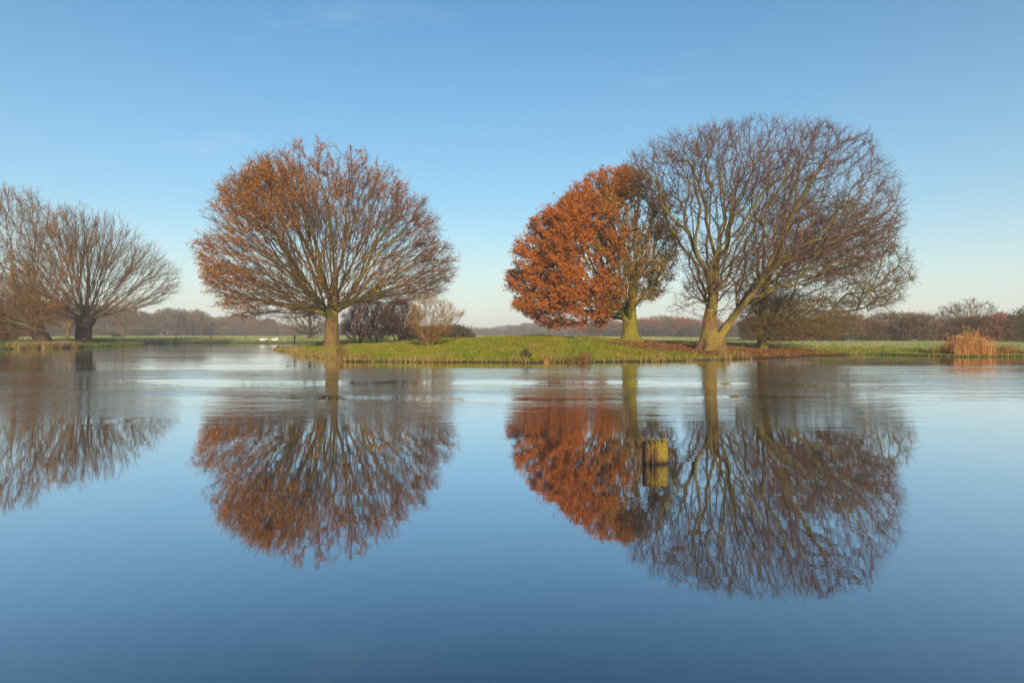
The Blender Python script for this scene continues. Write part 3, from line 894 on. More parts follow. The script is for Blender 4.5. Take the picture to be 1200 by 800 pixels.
# ivy-clad tree out on the meadow
rng = R_(67)
D = 108.0
B = spot(363, D)
S = sil([(330, 392), (328, 372), (345, 356), (370, 352), (392, 362), (395, 385), (380, 394)], D, B)
T = crown_points(S, 700, rng, 0.9, 0.4)
T = T[T[:, 2] > 0.8]
ivy = lambda p: np.exp(-((p[:, 0] - 0.1) / 0.9) ** 2 - (p[:, 1] / 0.9) ** 2) + 1e-4
build_tree('ivy_tree', 'small tree with dark green ivy up its trunk on the far meadow', 'tree', B, [(0, 0, 0), (0.1, 0, 0.8), (0.1, 0, 1.6), (0.0, 0, 2.6), (0.0, 0, 3.6)], [0.3, 0.26, 0.24, 0.2, 0.12], 1, T, rng,
           dict(trunk=M['willow_bark'], limb=M['willow_bark'], twig=M['far_twig']), R=0.12, rtip=0.015, rlimb=0.05, twigs=4, tlen=0.7, trad=0.014, tmax=3, leaves=[(M['green_leaf'], 3500, 0.12, ivy)], max_limbs=6)

# ------------------------------------------------------------------ far trees and hedges: prototypes, then copies
def proto_tree(name, label, group, Ht, W, trunk_h, n, seed, mats, leaves=None, twigs=4, tlen=0.9, trad=0.02, bf=0.4, shape=1.0, R=0.14, skirt=False):
    rng = R_(seed)
    a = np.linspace(0, 2 * math.pi, 18, endpoint=False)
    r = 1 + rng.normal(0, 0.09, 18)
    ch = (Ht - trunk_h) / 2
    poly = [(W / 2 * r[i] * math.copysign(abs(math.cos(t)) ** shape, math.cos(t)), trunk_h + ch + ch * r[i] * math.sin(t) * 0.97) for i, t in enumerate(a)]
    if skirt: poly = [(x, z) if z > Ht * 0.5 else (math.copysign(W / 2 * (0.86 + rng.uniform(-.06, .1)) * min(1, abs(x) / W * 9), x), max(z, 0.05)) for x, z in poly]
    T = crown_points(poly, n, rng, 0.9, 0.45 if not skirt else 0.25)
    top = trunk_h + ch * 0.6
    chain = [(0, 0, 0), (0.02 * Ht, 0, trunk_h * 0.6), (0.02 * Ht, 0, max(trunk_h, 0.3)), (0, 0, top), (0, 0, top + ch * 0.4)]
    return build_tree(name, label, 'tree', (0, 0, 0), chain, [R * 1.4, R * 1.2, R * 1.1, R * 0.8, R * 0.5], 1, T, rng, mats, group=group, R=R * 0.6, bf=bf, rtip=0.02, rlimb=0.07,
                      twigs=twigs, tlen=tlen, trad=trad, tmax=3, leaves=leaves, max_limbs=5, trunk_kw=dict(k=8, rows=6, flare=0.2))

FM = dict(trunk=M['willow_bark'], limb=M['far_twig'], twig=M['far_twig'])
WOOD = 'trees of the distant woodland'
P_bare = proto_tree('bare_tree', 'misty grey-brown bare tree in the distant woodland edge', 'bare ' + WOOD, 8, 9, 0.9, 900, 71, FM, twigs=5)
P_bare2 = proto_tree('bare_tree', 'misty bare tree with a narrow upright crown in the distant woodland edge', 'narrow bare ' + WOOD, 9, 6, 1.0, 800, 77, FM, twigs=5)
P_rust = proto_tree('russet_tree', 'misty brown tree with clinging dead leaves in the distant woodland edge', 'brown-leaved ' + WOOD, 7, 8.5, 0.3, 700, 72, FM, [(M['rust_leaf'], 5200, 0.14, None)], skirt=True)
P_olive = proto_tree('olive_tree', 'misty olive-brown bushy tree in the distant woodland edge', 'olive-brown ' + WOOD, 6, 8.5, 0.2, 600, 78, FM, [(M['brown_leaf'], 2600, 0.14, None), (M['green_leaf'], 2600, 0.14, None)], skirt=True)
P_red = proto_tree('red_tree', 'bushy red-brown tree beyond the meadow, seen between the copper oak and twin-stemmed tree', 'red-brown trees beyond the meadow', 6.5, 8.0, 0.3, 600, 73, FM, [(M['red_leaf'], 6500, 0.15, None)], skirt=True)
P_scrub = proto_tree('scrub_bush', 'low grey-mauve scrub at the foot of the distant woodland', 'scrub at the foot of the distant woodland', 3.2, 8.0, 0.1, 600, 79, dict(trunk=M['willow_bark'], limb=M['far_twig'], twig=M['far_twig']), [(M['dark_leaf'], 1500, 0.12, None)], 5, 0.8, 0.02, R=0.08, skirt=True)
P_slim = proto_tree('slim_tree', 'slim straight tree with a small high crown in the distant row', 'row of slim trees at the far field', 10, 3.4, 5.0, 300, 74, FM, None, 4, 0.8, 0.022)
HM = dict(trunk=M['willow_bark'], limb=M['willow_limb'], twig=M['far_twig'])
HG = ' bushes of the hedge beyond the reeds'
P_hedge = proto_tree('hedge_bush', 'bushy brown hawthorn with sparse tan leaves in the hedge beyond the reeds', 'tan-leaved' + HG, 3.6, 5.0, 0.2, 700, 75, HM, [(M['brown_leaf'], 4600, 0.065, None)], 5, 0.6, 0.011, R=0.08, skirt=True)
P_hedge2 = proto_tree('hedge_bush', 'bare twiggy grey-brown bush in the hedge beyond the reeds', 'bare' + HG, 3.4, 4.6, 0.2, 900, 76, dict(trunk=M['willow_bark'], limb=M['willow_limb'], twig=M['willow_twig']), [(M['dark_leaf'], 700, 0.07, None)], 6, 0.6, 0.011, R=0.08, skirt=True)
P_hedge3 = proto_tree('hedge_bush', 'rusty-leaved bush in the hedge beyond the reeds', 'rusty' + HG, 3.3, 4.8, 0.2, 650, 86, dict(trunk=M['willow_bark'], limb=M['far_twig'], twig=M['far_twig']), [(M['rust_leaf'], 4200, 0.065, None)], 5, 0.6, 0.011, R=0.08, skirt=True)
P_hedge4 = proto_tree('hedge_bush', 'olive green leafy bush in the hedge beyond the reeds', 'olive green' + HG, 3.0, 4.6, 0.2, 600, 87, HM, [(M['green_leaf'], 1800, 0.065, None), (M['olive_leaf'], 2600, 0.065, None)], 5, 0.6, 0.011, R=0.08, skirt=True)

def place(proto, px, D, py_top, state, wide=1.0):
    """stand a copy at photo column px, distance D, its top at photo row py_top"""
    x = px_x(px, D); z = hz(x, D)
    s = (1.22 if D > 150 and px > 560 else 1.10) * (px_z(py_top, D) - z) / state['h']
    rz = (px * 2.39996) % 6.28
    if not state['used']:
        o = proto; state['used'] = True
        o.location = (x, D, z); o.rotation_euler = (0, 0, rz); o.scale = (s * wide, s * wide, s)
    else:
        o = copy_tree(proto, (x, D, z), rz, (s * wide, s * wide, s))
    return o
PR = dict(bare=(P_bare, 8), bare2=(P_bare2, 9), rust=(P_rust, 7), olive=(P_olive, 6), red=(P_red, 6.5), scrub=(P_scrub, 3.2), slim=(P_slim, 10), hedge=(P_hedge, 3.6), hedge2=(P_hedge2, 3.4), hedge3=(P_hedge3, 3.3), hedge4=(P_hedge4, 3.0))
st = {k: dict(h=v[1], used=False) for k, v in PR.items()}
rr = random.Random(3)
TOPX = [0, 60, 100, 140, 200, 235, 246, 262, 300, 330, 400, 500, 560, 600, 634, 650, 690, 780, 830, 900]
TOPY = [358, 356, 357, 360, 364, 366, 374, 368, 372, 376, 379, 381, 384, 382, 376, 381, 377, 373, 375, 376]
px = -40.0
while px < 900:
    t = float(np.interp(px, TOPX, TOPY))
    D_ = float(np.interp(px, [0, 180, 330, 520, 600, 660, 700, 900], [225, 250, 300, 380, 460, 400, 240, 230])) * rr.uniform(0.94, 1.08)
    pool = ['bare', 'bare2', 'rust', 'olive', 'bare', 'bare2'] if px < 190 else (['rust', 'rust', 'olive', 'bare', 'bare2', 'rust'] if px < 340 else (['bare', 'bare2', 'rust', 'olive'] if px < 680 else ['red', 'red', 'red', 'rust', 'rust', 'bare']))
    k = rr.choice(pool)
    place(PR[k][0], px, D_, t + rr.choice([0, 1.5, 3, 5, 8]) * rr.uniform(0.6, 1) * (1 if px < 560 or px > 680 else 0.6), st[k], rr.uniform(0.95, 1.35))
    if rr.random() < 0.75:
        place(P_scrub, px + rr.uniform(-4, 4), D_ - rr.uniform(8, 16), 393 - 800 / D_ * rr.uniform(2.2, 3.4), st['scrub'], rr.uniform(0.9, 1.3))
    px += rr.uniform(6.5, 13.0) * 260 / D_
for i in range(9):
    place(P_slim, 186 + i * 6.2 + rr.uniform(-1.2, 1.2), 236 + rr.uniform(-6, 6), 364 + rr.uniform(-1, 2.5), st['slim'], 1.0)
# hedge on the right bank meadow
for i, px in enumerate(range(880, 1330, 14)):
    k = rr.choice(['hedge', 'hedge2', 'hedge3', 'hedge', 'hedge4', 'hedge3', 'hedge4'])
    if 1092 < px < 1160: k = 'hedge2'
    place(PR[k][0], px + rr.uniform(-5, 5), 88 + rr.uniform(-5, 5), float(np.interp(px, [880, 930, 960, 1000, 1060, 1100, 1200], [376, 374, 371, 374, 370, 377, 372])) + rr.uniform(-5, 6), st[k], rr.uniform(0.9, 1.2))
# the larger trees standing in that hedge
rng = R_(81); D = 92.0; B = spot(1137, D)
S = sil([(1100, 385), (1096, 368), (1110, 357), (1124, 351), (1140, 349), (1160, 354), (1170, 366), (1168, 384), (1150, 390), (1118, 392)], D, B)
build_tree('hedge_oak', 'round-crowned half-bare oak rising above the hedge behind the reeds', 'tree', B, [(0, 0, 0), (0, 0, 0.8), (0.05, 0, 1.3), (0, 0, 2.2), (0, 0, 3.2)], [0.25, 0.22, 0.2, 0.16, 0.1], 1,
           crown_points(S, 900, rng, 0.9, 0.45), rng, dict(trunk=M['willow_bark'], limb=M['willow_limb'], twig=M['far_twig']), R=0.1, rtip=0.014, rlimb=0.05, twigs=4, tlen=0.6, trad=0.012, tmax=3,
           leaves=[(M['brown_leaf'], 2200, 0.08, lambda p: np.clip(0.4 + lump(R_(3), 0.9, 0.3)(p), 0.02, None))], max_limbs=8)
rng = R_(82); D = 84.0; B = spot(1172, D)
S = sil([(1150, 400), (1146, 384), (1158, 370), (1172, 364), (1186, 370), (1194, 386), (1190, 400)], D, B)
T = crown_points(S, 700, rng, 0.9, 0.4)
build_tree('red_bush', 'deep russet leafy bush behind the reed bed', 'bush', B, [(0, 0, 0), (0, 0, 0.5), (0, 0, 1.0), (0, 0, 1.7)], [0.12, 0.11, 0.1, 0.06], 1, T, rng, dict(trunk=M['willow_bark'], limb=M['mauve_twig'], twig=M['mauve_twig']),
           R=0.06, rtip=0.01, rlimb=0.04, twigs=4, tlen=0.5, trad=0.011, tmax=3, leaves=[(M['red_leaf'], 5000, 0.075, None)], max_limbs=6)
rng = R_(83); D = 74.0; B = spot(1206, D)
S = sil([(1180, 404), (1178, 384), (1188, 366), (1208, 355), (1235, 360), (1245, 380), (1242, 402)], D, B)
T = crown_points(S, 800, rng, 0.9, 0.4)
build_tree('green_bush', 'tall olive green bush beside the deep russet bush', 'bush', B, [(0, 0, 0), (0, 0, 0.5), (0, 0, 1.0), (0, 0, 1.9)], [0.12, 0.11, 0.1, 0.06], 1, T, rng, dict(trunk=M['willow_bark'], limb=M['olive_twig'], twig=M['olive_twig']),
           R=0.06, rtip=0.01, rlimb=0.04, twigs=4, tlen=0.5, trad=0.011, tmax=3, leaves=[(M['green_leaf'], 4200, 0.075, None)], max_limbs=6)
# slim young tree and pale-stemmed tree behind the willows
rng = R_(84); D = 118.0; B = spot(144, D)
S = sil([(124, 378), (122, 362), (134, 350), (152, 350), (166, 364), (164, 380), (146, 384)], D, B)
build_tree('young_tree', 'slender young tree with a straight stem behind the resting cow', 'tree', B, [(0, 0, 0), (0, 0, 1.0), (0, 0, 1.9), (0.05, 0, 3.0), (0, 0, 4.2)], [0.17, 0.15, 0.14, 0.11, 0.07], 2,
           crown_points(S, 500, rng, 0.9, 0.4), rng, dict(trunk=M['oak_bark'], limb=M['far_twig'], twig=M['far_twig']), R=0.07, rtip=0.014, rlimb=0.05, twigs=4, tlen=0.6, trad=0.014, tmax=3, max_limbs=6)
rng = R_(85); D = 105.0; B = spot(79, D)
S = sil([(58, 382), (56, 362), (70, 350), (92, 352), (104, 366), (98, 382)], D, B)
build_tree('pale_tree', 'small pale-stemmed tree between the two willow trunks', 'tree', B, [(0, 0, 0), (0.1, 0, 0.9), (0.15, 0, 1.7), (0.1, 0, 2.8), (0, 0, 4.0)], [0.24, 0.2, 0.18, 0.12, 0.07], 1,
           crown_points(S, 500, rng, 0.9, 0.4), rng, dict(trunk=M['gold_twig'], limb=M['gold_twig'], twig=M['willow_twig']), R=0.1, rtip=0.014, rlimb=0.04, twigs=4, tlen=0.6, trad=0.014, tmax=3, max_limbs=6)

# ------------------------------------------------------------------ grass, reeds, leaf litter
def blades(P, hgt, wid, rng, lean=0.5, curve=0.4):
    """each blade: a bent, tapering strip of three triangles"""
    n = len(P)
    th = rng.uniform(0, 6.28, n); s = np.stack([np.cos(th), np.sin(th), np.zeros(n)], 1)
    ph = rng.uniform(0, 6.28, n); l = np.stack([np.cos(ph), np.sin(ph), np.zeros(n)], 1) * (np.abs(rng.normal(0, lean, n)))[:, None]
    h = hgt[:, None]; w = wid[:, None]
    up = np.array([0, 0, 1.0])
    m = P + h * 0.55 * norm(up + l * 0.6)
    t = m + h * 0.5 * norm(up * (1 - curve * 0.4) + l * (1 + curve))
    V = np.stack([P - s * w, P + s * w, m - s * w * 0.7, m + s * w * 0.7, t], 1).reshape(-1, 3)
    i = np.arange(n)[:, None] * 5
    F4 = np.concatenate([i, i + 1, i + 3, i + 2], 1); F3 = np.concatenate([i + 2, i + 3, i + 4], 1)
    return V, [F4, F3]

def scatter(n, x0, x1, y0, y1, rng, cond):
    x = rng.uniform(x0, x1, n); y = rng.uniform(y0, y1, n)
    d = sdf(x, y)
    k = cond(x, y, d)
    x, y = x[k], y[k]
    return np.stack([x, y, height(x, y) - 0.01], 1), d[k]

def litter_zone(x, y): return 1.25 - ((x - 13.5) / 7.0) ** 2 - ((y - 42.5) / 6.5) ** 2

def grass(name, label, P, h, w, mat, rng, lean=0.5):
    V, F = blades(P, h, w, rng, lean)
    return tag(obj(name, mesh_np(name, V, F, mat, False)), label, 'grass', None, 'stuff')

rng = R_(91)
P, d = scatter(230000, -21.5, 20, 31, 60, rng, lambda x, y, d: (d > 0.12) & (litter_zone(x, y) + 0.5 * np.sin(x * 1.7) * np.sin(y * 1.3) + rng.normal(0, 0.15, x.shape) < 0.12))
tuft = 0.5 + 0.5 * np.sin(P[:, 0] * 1.9 + 2 * np.sin(P[:, 1] * 1.1)) * np.sin(P[:, 1] * 2.3 + np.sin(P[:, 0]))
grass('grass', 'short green grass covering the island', P, rng.uniform(0.04, 0.12, len(P)) + 0.20 * tuft ** 3, rng.uniform(0.008, 0.016, len(P)), M['grass'], rng, 0.6)
P, d = scatter(130000, -21.5, 13, 31, 60, rng, lambda x, y, d: (d > -0.22 + 0.15 * np.sin(x * 2.7) * np.sin(x * 0.9)) & (d < 0.75 + 0.5 * np.sin(x * 1.1)) & (y < 58))
k = rng.uniform(0, 1, len(P)) < 0.55 + 0.45 * np.sin(P[:, 0] * 2.3 + np.sin(P[:, 0] * 0.7) * 3)
P = P[k]
grass('edge_grass', 'straw-coloured tall grass fringing the island waterline', P, rng.uniform(0.14, 0.36, len(P)) + 0.28 * np.clip(np.sin(P[:, 0] * 1.3 + 2) * np.sin(P[:, 0] * 0.37), 0, 1), rng.uniform(0.007, 0.014, len(P)), M['dry_grass'], rng, 0.45)
P, d = scatter(60000, -70, -41, 50, 90, rng, lambda x, y, d: (d > -0.1) & (d < 6))
grass('bank_grass', 'rough dark grass along the bank under the willows', P, rng.uniform(0.15, 0.5, len(P)), rng.uniform(0.012, 0.025, len(P)), M['bank_grass'], rng, 0.6)
P, d = scatter(16000, -46.5, -42, 60, 68, rng, lambda x, y, d: (d > -0.1) & (d < 1.0))
grass('sedge', 'yellow-green sedge at the water edge under the leaning willow', P, rng.uniform(0.3, 0.65, len(P)), rng.uniform(0.012, 0.022, len(P)), M['dry_grass'], rng, 0.4)
P, d = scatter(60000, -56, -8, 78, 105, rng, lambda x, y, d: (d > -0.05) & (d < 3) & (x > -54))
grass('meadow_grass', 'grass along the edge of the far meadow', P, rng.uniform(0.08, 0.3, len(P)), rng.uniform(0.015, 0.03, len(P)), M['bank_grass'], rng, 0.6)
P, d = scatter(70000, 15, 40, 37, 60, rng, lambda x, y, d: (d > -0.05) & (litter_zone(x, y) < 0.1) & (d < 9))
tuft = np.clip(np.sin(P[:, 0] * 1.2 + 1.0) * np.sin(P[:, 1] * 1.7), 0, 1)
grass('tussock_grass', 'tussocky pale green grass on the low right bank', P, rng.uniform(0.04, 0.14, len(P)) + 0.25 * tuft ** 2, rng.uniform(0.008, 0.018, len(P)), M['grass'], rng, 0.6)
P, d = scatter(9000, -19, 12, 32, 56, rng, lambda x, y, d: (d > 0.1) & (np.sin(x * 0.8 + 1) + np.sin(y * 0.9 + x * 0.3) + rng.normal(0, 0.6, x.shape) > 0.3))
P[:, 2] += rng.uniform(0.04, 0.10, len(P))
V, F = leaf_mesh(P, 0.05, rng, 0.6)
tag(obj('scattered_leaves', mesh_np('scattered_leaves', V, F, M['litter'], False)), 'scattered dead leaves lying in the island grass', 'leaves', None, 'stuff')
P, d = scatter(5000, -19, 8, 31, 56, rng, lambda x, y, d: (d > 0.3) & (np.sin(x * 1.9 + np.sin(y)) * np.sin(y * 1.4 + 2) > 0.55))
grass('rush_tufts', 'taller yellow-brown grass tufts dotted over the island', P, rng.uniform(0.2, 0.42, len(P)), rng.uniform(0.006, 0.012, len(P)), M['dry_grass'], rng, 0.6)
P, d = scatter(120000, 16, 62, 44, 84, rng, lambda x, y, d: (d > 3) & (litter_zone(x, y) < 0.1))
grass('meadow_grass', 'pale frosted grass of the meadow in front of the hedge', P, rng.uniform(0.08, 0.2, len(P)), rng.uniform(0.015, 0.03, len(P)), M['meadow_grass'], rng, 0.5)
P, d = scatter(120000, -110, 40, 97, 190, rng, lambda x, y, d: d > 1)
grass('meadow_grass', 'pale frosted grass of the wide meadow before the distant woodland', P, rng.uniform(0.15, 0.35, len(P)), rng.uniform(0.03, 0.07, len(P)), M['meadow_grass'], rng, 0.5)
# fallen leaves
P, d = scatter(60000, 4, 22, 34, 51, rng, lambda x, y, d: (d > 0.15) & (litter_zone(x, y) + rng.normal(0, 0.35, x.shape) > 0.1))
P[:, 2] += rng.uniform(0.015, 0.05, len(P))
V, F = leaf_mesh(P, 0.065, rng, 0.75)
tag(obj('fallen_leaves', mesh_np('fallen_leaves', V, F, M['litter'], False)), 'carpet of fallen russet leaves under the right-hand trees', 'leaves', None, 'stuff')

def reed_clump(name, label, cat, px, D, w, dep, h, n, mat, seed, lean=0.12, plume=True, sink=0.1, base_z=None):
    rng = R_(seed)
    x0 = px_x(px, D)
    x = x0 + rng.uniform(-w, w, n); y = D + rng.uniform(-dep, dep, n)
    z = np.maximum(height(x, y), -0.3) - 0.02
    P = np.stack([x, y, z], 1)
    prof = 1 - 0.35 * np.abs((x - x0) / w) ** 3
    clus = 0.75 + 0.25 * np.sin((x - x0) * 5 + seed) * np.sin((x - x0) * 2.3 + 1)
    H = rng.uniform(0.4, 1.0, n) ** 0.8 * h * prof * clus
    B = np.array([x0, D, hz(x0, D)])
    root = empty(name, B, label, cat)
    m = n // 3
    # stalks
    d = norm(np.stack([rng.normal(0, lean, m), rng.normal(0, lean, m), np.ones(m)], 1))
    seg = [P[:m] - B + d * (H[:m] * 0.5)[:, None], P[:m] - B + (d + rng.normal(0, 0.04, (m, 3))) * (H[:m])[:, None]]
    V, F = twig_mesh(P[:m] - B, seg, 0.009)
    tag(obj('stalks', mesh_np('stalks', V, F, mat), root), kind='stuff')
    V, F = blades(P - B, H * 0.85, rng.uniform(0.008, 0.018, n), rng, lean * 3)
    tag(obj('leaves', mesh_np('leaves', V, F, mat, False), root), kind='stuff')
    if plume:
        c = seg[1]
        c = np.repeat(c, 5, 0) + rng.normal(0, 1, (m * 5, 3)) * np.array([0.03, 0.03, 0.08])
        V, F = leaf_mesh(c, 0.05, rng, -0.5, 0.3)
        tag(obj('plumes', mesh_np('plumes', V, F, mat, False), root), kind='stuff')
    return root
reed_clump('reed_bed', 'bright orange-brown reed bed standing at the right bank', 'reeds', 1134, 40.8, 1.2, 0.8, 1.65, 1500, M['reed'], 101, 0.16)
reed_clump('reed_bed', 'short sparse tan reeds spilling from the side of the bright reed bed', 'reeds', 1104, 41.6, 0.7, 0.4, 0.8, 220, M['straw'], 112, 0.3)
reed_clump('reed_bed', 'low collapsed russet reeds beside the bright reed bed', 'reeds', 1178, 41.5, 1.3, 0.6, 0.75, 700, M['litter'], 102, 0.3, False)
reed_clump('dock_plant', 'dark brown dried dock clump at the water edge below the round oak', 'plant', 400, 33.4, 0.22, 0.15, 1.0, 160, M['brown_leaf'], 103, 0.08)
reed_clump('dry_reeds', 'straw-coloured reeds at the water edge beside dried dock', 'reeds', 409, 33.3, 0.85, 0.35, 0.62, 800, M['straw'], 104, 0.25, False)
reed_clump('dry_reeds', 'sparse brown reeds in the water beside the small dark green plant', 'reeds', 640, 31.3, 0.12, 0.1, 0.6, 14, M['reed'], 105, 0.1)
reed_clump('dry_reeds', 'tall feathery reddish reeds on the island edge below the copper oak', 'reeds', 668, 31.6, 0.14, 0.12, 0.85, 40, M['rust_leaf'], 106, 0.06)
reed_clump('dry_reeds', 'wider patch of feathery reddish reeds beside the tall reed tuft', 'reeds', 684, 31.8, 0.3, 0.15, 0.75, 110, M['rust_leaf'], 107, 0.08)
reed_clump('dry_reeds', 'yellow grass tuft in front of the twin-stemmed trunk', 'reeds', 850, 36.0, 0.3, 0.2, 0.5, 240, M['dry_grass'], 108, 0.2, False)
reed_clump('grass_tussock', 'bright green grass tussock on the island crest', 'grass', 617, 47.5, 0.9, 0.5, 0.34, 1800, M['lush_grass'], 109, 0.3, False)
reed_clump('dry_reeds', 'thin yellow reeds along the low bank right of the spreading tree', 'reeds', 1012, 43.4, 0.7, 0.2, 0.45, 240, M['dry_grass'], 110, 0.2, False)
reed_clump('twig_tangle', 'dark twigs sticking out of the water at the island tip', 'twigs', 322, 58.5, 1.5, 0.3, 0.55, 60, M['post'], 111, 0.4, False)

# ------------------------------------------------------------------ posts and the wire fence
def post_mesh(name, h, r, seed):
    rng = R_(seed); k = 8; V = []
    for i, z in enumerate((-0.4, 0.0, h * 0.5, h - 0.02, h)):
        rr_ = r * (1 + rng.normal(0, 0.06, k)) * (0.8 if i == 4 else 1)
        a = np.arange(k) * 2 * math.pi / k
        V.append(np.stack([rr_ * np.cos(a) + 0.02 * z, rr_ * np.sin(a), np.full(k, z)], 1))
    V = np.concatenate(V)
    a = np.arange(4)[:, None] * k + np.arange(k); a2 = np.arange(4)[:, None] * k + (np.arange(k) + 1) % k
    F = np.stack([a, a2, a2 + k, a + k], -1).reshape(-1, 4)
    return mesh_np(name, np.concatenate([V, [[0.02 * h, 0, h + 0.01]]]), [F, np.array([[4 * k + i, 4 * k + (i + 1) % k, 5 * k] for i in range(k)])], M['post'])
pm_ = post_mesh('post', 1.05, 0.07, 1)
x, y = px_x(345, 55), 55
tag(obj('wooden_post', pm_, None, (x, y, hz(x, y))), 'dark leaning wooden post on the tip of the island', 'post')
fx = [px_x(p, 101) for p in (206, 247, 287, 326, 366)]
f0 = (fx[0], 101.0, hz(fx[0], 101.0))
fence = empty('wire_fence', f0, 'low post and wire fence along the far meadow edge', 'fence')
fp = post_mesh('post', 1.05, 0.055, 2)
tops = []
for x in fx:
    p = (x - f0[0], 0, hz(x, 101.0) - f0[2]); obj('post', fp, fence, p); tops.append(p)
for hgt in (0.55, 1.0):
    s = np.array([[a[0], a[1], a[2] + hgt] for a in tops[:-1]]); e = np.array([[a[0], a[1], a[2] + hgt] for a in tops[1:]])
    V, F = twig_mesh(s, [(s + e) / 2 - np.array([0, 0, 0.03]), e], 0.012)
    obj('wire', mesh_np('wire', V, F, M['wire']), fence)

# ------------------------------------------------------------------ broken stump standing in the river
sm, nt, b = new_mat('stump_wood')
tcn = nt.nodes.new('ShaderNodeTexCoord'); P_ = tcn.outputs['Object']
n1 = noise_node(nt, 26, 6, 0.7, P_, (1, 1, 0.12)); n2 = noise_node(nt, 20, 5, 0.7, P_, (1, 1, 0.45)); n3 = noise_node(nt, 60, 4, 0.6, P_)
wood = ramp(nt, n1.outputs['Fac'], [(0.38, (0.018, 0.010, 0.006)), (0.5, (0.11, 0.052, 0.016)), (0.66, (0.25, 0.14, 0.035))])
sz = nt.nodes.new('ShaderNodeSeparateXYZ'); nt.links.new(P_, sz.inputs[0])
mossf = ramp(nt, mathn(nt, 'ADD', n2.outputs['Fac'], mathn(nt, 'ADD', mathn(nt, 'MULTIPLY', sz.outputs['X'], 2.0), mathn(nt, 'MULTIPLY', sz.outputs['Z'], 0.9))), [(0.50, 0.0), (0.74, 1.0)])
mossc = ramp(nt, n3.outputs['Fac'], [(0.3, (0.10, 0.075, 0.010)), (0.5, (0.20, 0.145, 0.016)), (0.7, (0.31, 0.225, 0.02))])
c = mixc(nt, mossf, wood, mossc)
wet = ramp(nt, mathn(nt, 'ADD', sz.outputs['Z'], mathn(nt, 'MULTIPLY', n1.outputs['Fac'], 0.05)), [(0.035, 1.0), (0.085, 0.0)])
c = mixc(nt, wet, c, (0.018, 0.012, 0.007))
nt.links.new(c, b.inputs['Base Color']); b.inputs['Roughness'].default_value = 0.85
bump(nt, b, mathn(nt, 'ADD', n1.outputs['Fac'], mathn(nt, 'MULTIPLY', n3.outputs['Fac'], 0.5)), 1.0, 0.03)
SD = 7.1
SX = px_x(768, SD)
stump = empty('tree_stump', (SX, SD, 0), 'short mossy yellow broken stump standing in the river', 'stump')
def shell(name, r0, h, a0, a1, thick, rng, k=40, taper=0.9, cx=0.0, jag=0.07):
    """broken hollow cylinder wall with grooves and a jagged rim, from angle a0 to a1"""
    closed = abs((a1 - a0) - 2 * math.pi) < 1e-6
    th = np.linspace(a0, a1, k, endpoint=not closed)
    gro = 1 + 0.07 * np.sin(th * 2 + 1.5) + 0.05 * np.sin(th * 7 + 1) + 0.04 * np.sin(th * 15 + 2) + 0.025 * np.sin(th * 29)
    top = h * (1 + jag * np.sin(th * 3 + 0.5) + jag * 0.8 * np.sin(th * 11) + rng.normal(0, jag * 0.5, k))
    rows = 9; V = []
    for i in range(rows):
        t = i / (rows - 1)
        r = r0 * (1 + (gro - 1) * (0.6 + 0.6 * t)) * (1 - (1 - taper) * t + 0.05 * np.sin(t * 3 + th)) * (1 + 0.012 * np.sin(th * 6 + t * 5)); z = -0.25 + t * (top + 0.25)
        r = r * (1 - 0.14 * max(0, t - 0.86) / 0.14 * (0.6 + 0.4 * np.sin(th * 3 + 1)))
        V.append(np.stack([cx + r * np.cos(th), r * np.sin(th), z], 1))
    for i in range(4):
        t = 1 - i / 3
        r = (r0 * taper - thick) * gro * (0.97 - 0.05 * (1 - t)); z = top * (0.97 if i == 0 else 1) - (1 - t) * 0.2
        V.append(np.stack([cx + r * np.cos(th), r * np.sin(th), z], 1))
    R_n = len(V); V = np.concatenate(V)
    kk = k if closed else k - 1
    j = np.arange(kk); j2 = (j + 1) % k
    F = [np.stack([i * k + j, i * k + j2, (i + 1) * k + j2, (i + 1) * k + j], 1) for i in range(R_n - 1)]
    if closed:
        V = np.concatenate([V, [[cx, 0, h - 0.21]]]); F.append(np.stack([(R_n - 1) * k + j, (R_n - 1) * k + j2, np.full(k, len(V) - 1), np.full(k, len(V) - 1)], 1)[:, :3])
        return mesh_np(name, V, F, sm)
    return mesh_np(name, V, F, sm)
rs = R_(120)
obj('wood', shell('wood', 0.092, 0.228, 0, 2 * math.pi, 0.035, rs, 72, 0.97, 0.028), stump)
obj('splinter', shell('splinter', 0.118, 0.245, math.radians(170), math.radians(236), 0.014, rs, 14, 0.98, -0.012), stump)
obj('splinter', shell('splinter', 0.112, 0.225, math.radians(232), math.radians(262), 0.012, rs, 10, 0.98, 0.0), stump)

